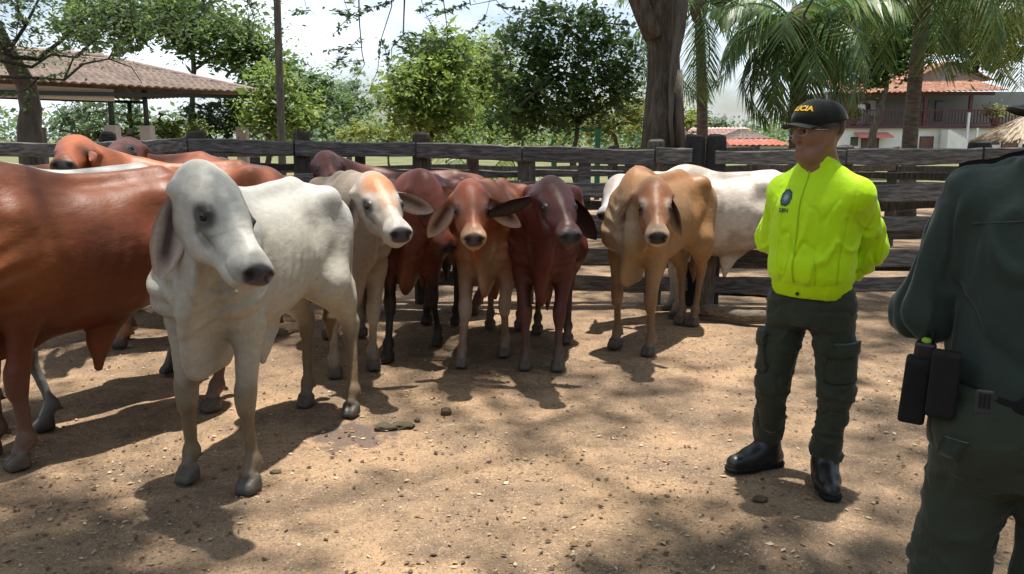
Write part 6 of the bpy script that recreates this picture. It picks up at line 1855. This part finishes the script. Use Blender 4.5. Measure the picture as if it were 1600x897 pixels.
    # cargo pockets with flaps, one on each thigh
    for hip, kn, sd, nm in ((hipL, kneL, l, 'pocket'), (hipR, kneR, -l, 'pocket')):
        c0 = hip * .42 + kn * .58
        nrm = Vector((sd * .8 + f * .45).tolist()).normalized()
        def slab(x0, x1, y0, y1, off, thick, name, par):
            nx_, ny_ = 7, 7; pts = [(x0 + (x1 - x0) * i / (nx_ - 1), y0 + (y1 - y0) * j / (ny_ - 1)) for j in range(ny_) for i in range(nx_)]
            lo_ = stick(pts, None, tb, c0, nrm, (0, 0, 1), -.004); hi_ = stick(pts, None, tb, c0, nrm, (0, 0, 1), off + thick)
            N_ = nx_ * ny_; fs = []
            for j in range(ny_ - 1):
                for i in range(nx_ - 1):
                    a = j * nx_ + i; fs.append((N_ + a, N_ + a + 1, N_ + a + nx_ + 1, N_ + a + nx_))
            for i in range(nx_ - 1):
                for j in (0, ny_ - 1):
                    a = j * nx_ + i; fs.append((a, a + 1, N_ + a + 1, N_ + a))
            for j in range(ny_ - 1):
                for i in (0, nx_ - 1):
                    a = j * nx_ + i; fs.append((a, a + nx_, N_ + a + nx_, N_ + a))
            mb = MB(); mb.add([p - Vector(root) for p in lo_ + hi_], fs)
            return mb.build(name, M_TROUS, par, True, bevel=.004)
        pk = slab(-.065, .065, -.10, .05, .012, .004, 'pocket', person)
        slab(-.07, .07, .03, .085, .020, .005, 'flap', pk)
    # boots
    for an, toe in ((ankR, toeR), (ankL, toeL)):
        d = toe - an; d[2] = 0; d /= np.linalg.norm(d)
        heel = an - d * .045
        B = [RC(an + np.array([0, 0, .08]), np.array([an[0], an[1], .06]), .058, .056, .03), RC(np.array([heel[0], heel[1], .045]), np.array([an[0], an[1], 0]) + d * .10 + np.array([0, 0, .045]), .045, .047, .04),
             RC(np.array([an[0], an[1], .04]) + d * .09, np.array([an[0], an[1], .036]) + d * .185, .050, .044, .03), RC(np.array([an[0], an[1], .10]), np.array([an[0], an[1], .06]) + d * .10, .05, .042, .04)]
        bo, _, _ = part_skin('boot', B, .006, M_BLACK, person, root, .0015, 3, [((0, 0, .002), (0, 0, -1))])
        S = [RC(np.array([heel[0], heel[1], .012]), np.array([an[0], an[1], .012]) + d * .10, .050, .051, .02), RC(np.array([an[0], an[1], .012]) + d * .10, np.array([an[0], an[1], .012]) + d * .188, .053, .048, .02)]
        part_skin('sole', S, .006, M_NYLON, bo, root, 0, 0, [((0, 0, .001), (0, 0, -1)), ((0, 0, .024), (0, 0, 1))])
        mb = MB(); sd = np.array([-d[1], d[0], 0])
        for i in range(5):
            q = np.array([an[0], an[1], 0]) + d * (.055 + .022 * i) + np.array([0, 0, .128 - .012 * i])
            mb.tube([q - sd * .022 - root - np.array([0, 0, .008]), q - root + np.array([0, 0, .002]), q + sd * .022 - root - np.array([0, 0, .008])], .003, 5)
        mb.build('laces', M_NYLON, bo, True)
    return person
officer_neon()

# ---------------- officer seen from behind
def officer_back():
    C = np.array([1.30, 1.945, 0.]); root = C.copy()
    f = np.array([.46, .89, 0.]); f /= np.linalg.norm(f); l = np.array([-f[1], f[0], 0.])
    W = lambda a, b, z: C + f * a + l * b + np.array([0, 0, z])
    hc = np.array([1.358, 1.985, 1.645]); hf = np.array([-.95, .28, -.03])
    Hp = C + np.array([-.020, 0, 0])                              # hips a little to the side of the shoulders
    hipL, hipR = Hp + l * .095 + np.array([0, 0, .88]), Hp - l * .095 + np.array([0, 0, .88])
    kneL, kneR = Hp + l * .135 - f * .0 + np.array([0, 0, .48]), Hp - l * .10 + f * .02 + np.array([0, 0, .48])
    ankL, ankR = Hp + l * .165 - f * .03 + np.array([0, 0, .09]), Hp - l * .12 + f * .02 + np.array([0, 0, .09])
    shL, shR = W(0, .180, 1.455), W(0, -.205, 1.455)
    elL, elR = W(.05, .265, 1.165), W(.03, -.33, 1.185)
    wrL, wrR = W(.24, .15, 1.13), W(.25, -.12, 1.13)
    P = []; A = P.append
    H, M = head_prims(A, hc, hf, SKINC)
    A(RC(hc + np.array([-.01, 0, -.10]), W(0, -.02, 1.48), .058, .075, .04))
    A(zloft([(.86, .09, .09, .14), (1.05, .10, .095, .14), (1.34, .11, .10, .17), (1.49, .07, .07, .12)], C, f, .04))
    for a, b, c_ in ((shR, elR, wrR), (shL, elL, wrL)):
        A(RC(a, b, .055, .045, .04)); A(RC(b, c_, .045, .030, .03))
    hand_prims(A, wrL, (f * .5 - l * .8 + np.array([0, 0, -.1])), f + np.array([0, 0, .3]), 1, .5); hand_prims(A, wrR, (f * .5 + l * .8 + np.array([0, 0, -.05])), f + np.array([0, 0, .3]), -1, .5)
    for a, b, c_ in ((hipR, kneR, ankR), (hipL, kneL, ankL)):
        A(RC(a, b, .08, .055, .05)); A(RC(b, c_, .055, .04, .04))
    V, F = skin(P, .0068, None, (), .05); V = relax(V, F, 1)
    Cc = prim_colors(V, P, SKINC, .010)
    hl = (V - hc) @ M
    hair = np.clip((hl[:, 2] + .01) / .015, 0, 1) * (hl[:, 0] < .04) * (np.linalg.norm(V - hc, axis=1) < .16)
    Cc = Cc * (1 - .9 * hair[:, None]) + np.array((.012, .010, .009)) * .9 * hair[:, None]
    person = mesh_np('person', V - root, F, M_SKIN, colors=Cc); person.location = root
    tag(person, 'officer in dark green uniform seen from behind with black belt pouches', 'person', 'people in uniform')
    cap(person, root, H(0, 0, .005), (hf[0], hf[1], -.02), 1.0, M_CAP)
    S = []; A = S.append
    A(zloft([(.96, .125, .130, .178), (1.02, .140, .140, .190), (1.12, .145, .140, .192), (1.26, .145, .140, .200), (1.36, .140, .135, .200), (1.43, .115, .115, .160), (1.485, .08, .088, .115), (1.54, .06, .07, .082)], C, f, .05, 2.35))
    for sh, el, wr, sg in ((shR, elR, wrR, -1), (shL, elL, wrL, 1)):
        A(RC(W(0, sg * .07, 1.49), sh, .06, .076, .07)); A(RC(sh - np.array([0, 0, .02]), el, .078, .074, .018)); A(BALL(el, .075, .03)); A(RC(el, wr, .073, .056, .02))
    def mk(V):
        arm = np.minimum(np.linalg.norm(V - elL, axis=1), np.linalg.norm(V - shL - np.array([0, 0, -.12]), axis=1))
        return .6 + .8 * np.clip(1 - arm / .2, 0, 1) + .5 * np.clip((1.12 - V[:, 2]) / .12, 0, 1)
    so, SV, SF = part_skin('shirt', S, .0062, M_SHIRT, person, root, .0145, 24, [(W(0, 0, .975), (0, 0, -1))], mk, (1.3, 1.3, .5), 5.0)
    sb = bvh_of(SV, SF)
    # yoke seam across the back, armhole seams
    def seam(pts, name, r=.0025, m=M_SHIRT):
        out = []
        for p, d in pts:
            h = sb.ray_cast(Vector(p) - Vector(d) * .3, Vector(d), .6)
            if h[0] is not None: out.append(h[0] - Vector(d) * .001 - Vector(root))
        if len(out) > 2: MB().tube(out, r, 5).build(name, m, person, True)
    seam([(W(0, q, 1.40 + .015 * math.cos(q * 9)), f) for q in np.linspace(.18, -.19, 16)], 'seam')
    # shoulder straps
    for sg, sh in ((1, shL), (-1, shR)):
        pts = []
        for u in np.linspace(0, 1, 8):
            for v in (-1, 0, 1):
                q = W(.035 + v * .026, sg * (.075 + .145 * u), 1.7); h = sb.ray_cast(Vector(q), Vector((0, 0, -1)), .6)
                pts.append((h[0] if h[0] is not None else Vector(q)) - Vector(root))
        lo_ = [p + Vector((0, 0, .001)) for p in pts]; hi_ = [p + Vector((0, 0, .011)) for p in pts]; n_ = len(pts); fs = []
        for i in range(7):
            for j in range(2):
                a = i * 3 + j; fs += [(n_ + a, n_ + a + 1, n_ + a + 4, n_ + a + 3)]
            for j in (0, 2):
                a = i * 3 + j; fs += [(a, a + 3, n_ + a + 3, n_ + a)]
        for i in (0, 7):
            for j in range(2):
                a = i * 3 + j; fs += [(a, a + 1, n_ + a + 1, n_ + a)]
        mb = MB(); mb.add(lo_ + hi_, fs); mb.build('epaulette', M_NYLON, person, True)
    # collar
    part_skin('collar', [zloft([(1.50, .07, .082, .092), (1.53, .066, .078, .080), (1.575, .062, .074, .074)], C + f * .01 - l * .02, f, .02)], .006, M_SHIRT, person, root, .002, 9, [(W(0, 0, 1.565), (0, 0, 1)), (W(0, 0, 1.5), (0, 0, -1))])
    # trousers
    T = []; A = T.append
    A(zloft([(.76, .11, .125, .14), (.86, .118, .135, .168), (.95, .118, .122, .172), (1.02, .116, .116, .168)], Hp, f, .06, 2.3))
    for hip, kn, an in ((hipR, kneR, ankR), (hipL, kneL, ankL)):
        A(RC(hip, kn, .106, .086, .05)); A(RC(kn, an + np.array([0, 0, .05]), .084, .072, .05))
        A(BALL(hip - f * .05 + np.array([0, 0, .0]), .105, .06))
    to, TV, TF = part_skin('trousers', T, .0068, M_TROUS, person, root, .011, 34, [(W(0, 0, .10), (0, 0, -1)), (W(0, 0, 1.0), (0, 0, 1))], lambda V: .5 + .8 * np.clip((.62 - V[:, 2]) / .25, 0, 1), (.8, .8, 1.2), 7)
    tb = bvh_of(TV, TF)
    part_skin('belt', [zloft([(.955, .133, .138, .190), (.985, .135, .140, .192), (1.012, .133, .138, .190)], Hp + np.array([.012, 0, 0]), f, .01, 2.3)], .006, M_NYLON, person, root, 0, 0, [(W(0, 0, 1.008), (0, 0, 1)), (W(0, 0, .955), (0, 0, -1))])
    # things fixed to the belt
    def box_on(name, px, py, Y, w, d, h, m, tilt=0., par=None):
        p = at(px, py, Y) - Vector(root); mb = MB()
        mb.box((0, 0, 0), (w, d, h)); o = mb.build(name, m, par or person, False, bevel=.009)
        o.location = p; o.rotation_euler = (0, R(tilt), math.atan2(f[1], f[0]) - R(90)); return o
    box_on('pouch', 1430, 608, 2.02, .062, .085, .165, M_NYLON, 3)
    box_on('pouch', 1474, 600, 1.93, .064, .055, .165, M_NYLON, 2)
    rd = box_on('radio', 1444, 556, 2.03, .05, .035, .075, M_BLACK, 4)
    mb = MB(); mb.lathe([(.010, 0), (.012, .004), (.012, .014), (.007, .018)], (0, 0, .03), 12); mb.build('knob', mat('radio_knob', (.25, .42, .03), rough=.5), rd, True)
    mb = MB(); mb.tube([(.012, 0, .03), (.012, 0, .07)], .005, 8); mb.build('antenna', M_NYLON, rd, True)
    k = MB()
    p = at(1538, 628, 1.805) - Vector(root)
    k.box((0, 0, 0), (.036, .012, .055)); o = k.build('belt_clip', M_BUCK, person, False, bevel=.004); o.location = p; o.rotation_euler = (0, 0, math.atan2(f[1], f[0]) - R(90))
    for q in (-.009, 0, .009):
        k = MB(); k.box((q, -.008, .004), (.0035, .004, .034)); k.build('groove', M_NYLON, o)
    # hip pocket flap
    h = tb.ray_cast(Vector((0, 0, CAM_H)), ray(1487, 700).normalized(), 5)
    if h[0] is not None:
        n_ = Vector(-f.astype(float) + l * .5)
        pts = [(x * .028 + .012 * y, y * .026) for y in np.linspace(-1, 1, 5) for x in np.linspace(-1, 1, 5)]
        lo_ = stick(pts, None, tb, h[0], n_, (0, 0, 1), .001); hi_ = stick(pts, None, tb, h[0], n_, (0, 0, 1), .007)
        fs = []
        for j in range(4):
            for i in range(4):
                a = j * 5 + i; fs.append((25 + a, 25 + a + 1, 25 + a + 6, 25 + a + 5))
            for i in (0, 4):
                a = j * 5 + i; fs.append((a, a + 5, 25 + a + 5, 25 + a))
                b = i * 5 + j; fs.append((b, b + 1, 25 + b + 1, 25 + b))
        mb = MB(); mb.add([p - Vector(root) for p in lo_ + hi_], fs); mb.build('pocket_flap', M_SHIRT, person, True)
    for an in (ankL, ankR):
        d = f
        B = [RC(an + np.array([0, 0, .08]), np.array([an[0], an[1], .06]), .060, .058, .03), RC(np.array([an[0], an[1], .045]) - d * .045, np.array([an[0], an[1], .045]) + d * .10, .046, .048, .04), RC(np.array([an[0], an[1], .04]) + d * .09, np.array([an[0], an[1], .036]) + d * .185, .05, .044, .03)]
        part_skin('boot', B, .008, M_BLACK, person, root, 0, 0, [((0, 0, .002), (0, 0, -1))])
    return person
officer_back()

# ---------------- small far figures
def small_person(label, base, facing, top, low, h=1.68, seed=1, arm=.1, hl=.018):
    s = h / 1.72; fa = R(facing); f = np.array([math.cos(fa), math.sin(fa), 0]); l = np.array([-f[1], f[0], 0])
    W = lambda a, b, z: f * a * s + l * b * s + np.array([0, 0, z * s])
    P = []; A = P.append
    head_prims(A, W(.02, 0, 1.60), f, SKINC, s)
    A(BALL(W(-.02, 0, 1.66), .098 * s, .01, col=(.015, .012, .01)))
    A(zloft([(.86 * s, .10, .11, .155), (1.05 * s, .11, .10, .155), (1.32 * s, .12, .11, .18), (1.42 * s, .08, .08, .14), (1.48 * s, .05, .05, .06)], (0, 0), f, .04, col=top))
    for q in (-1, 1):
        A(RC(W(0, q * .18, 1.38), W(-.02, q * (.24 + arm), 1.12), .065, .055, .04, col=top)); A(RC(W(-.02, q * (.24 + arm), 1.12), W(.12, q * (.22 + arm * .3), .95), .042, .032, .02, col=SKINC)); A(RC(W(.12, q * .22, .95), W(.15, q * .2, .87), .035, .028, .02, col=SKINC))
        A(RC(W(0, q * .09, .88), W(.01, q * .10, .47), .10, .075, .04, col=low)); A(RC(W(.01, q * .10, .47), W(-.01, q * .11, .09), .075, .06, .03, col=low)); A(RC(W(-.03, q * .11, .05), W(.12, q * .12, .04), .045, .04, .02, col=(.03, .025, .02)))
    V, F = skin(P, hl, 0.0); C_ = prim_colors(V, P, top, .010)
    o = mesh_np('person', V, F, M_CLOTH, colors=C_); o.location = base
    return tag(o, label, 'person', 'far off people')
small_person('person in white top standing on the balcony', (hx(1347), HY + .5, fl + .02), -100, (.66, .66, .66), (.42, .42, .43), 1.66, arm=.02, hl=.028)
small_person('person in dark clothes next to the one in white on the balcony', (hx(1358), HY + .75, fl + .02), -80, (.03, .032, .045), (.30, .31, .33), 1.75, arm=.02, hl=.028)
print('people', round(time.time() - T0, 1))
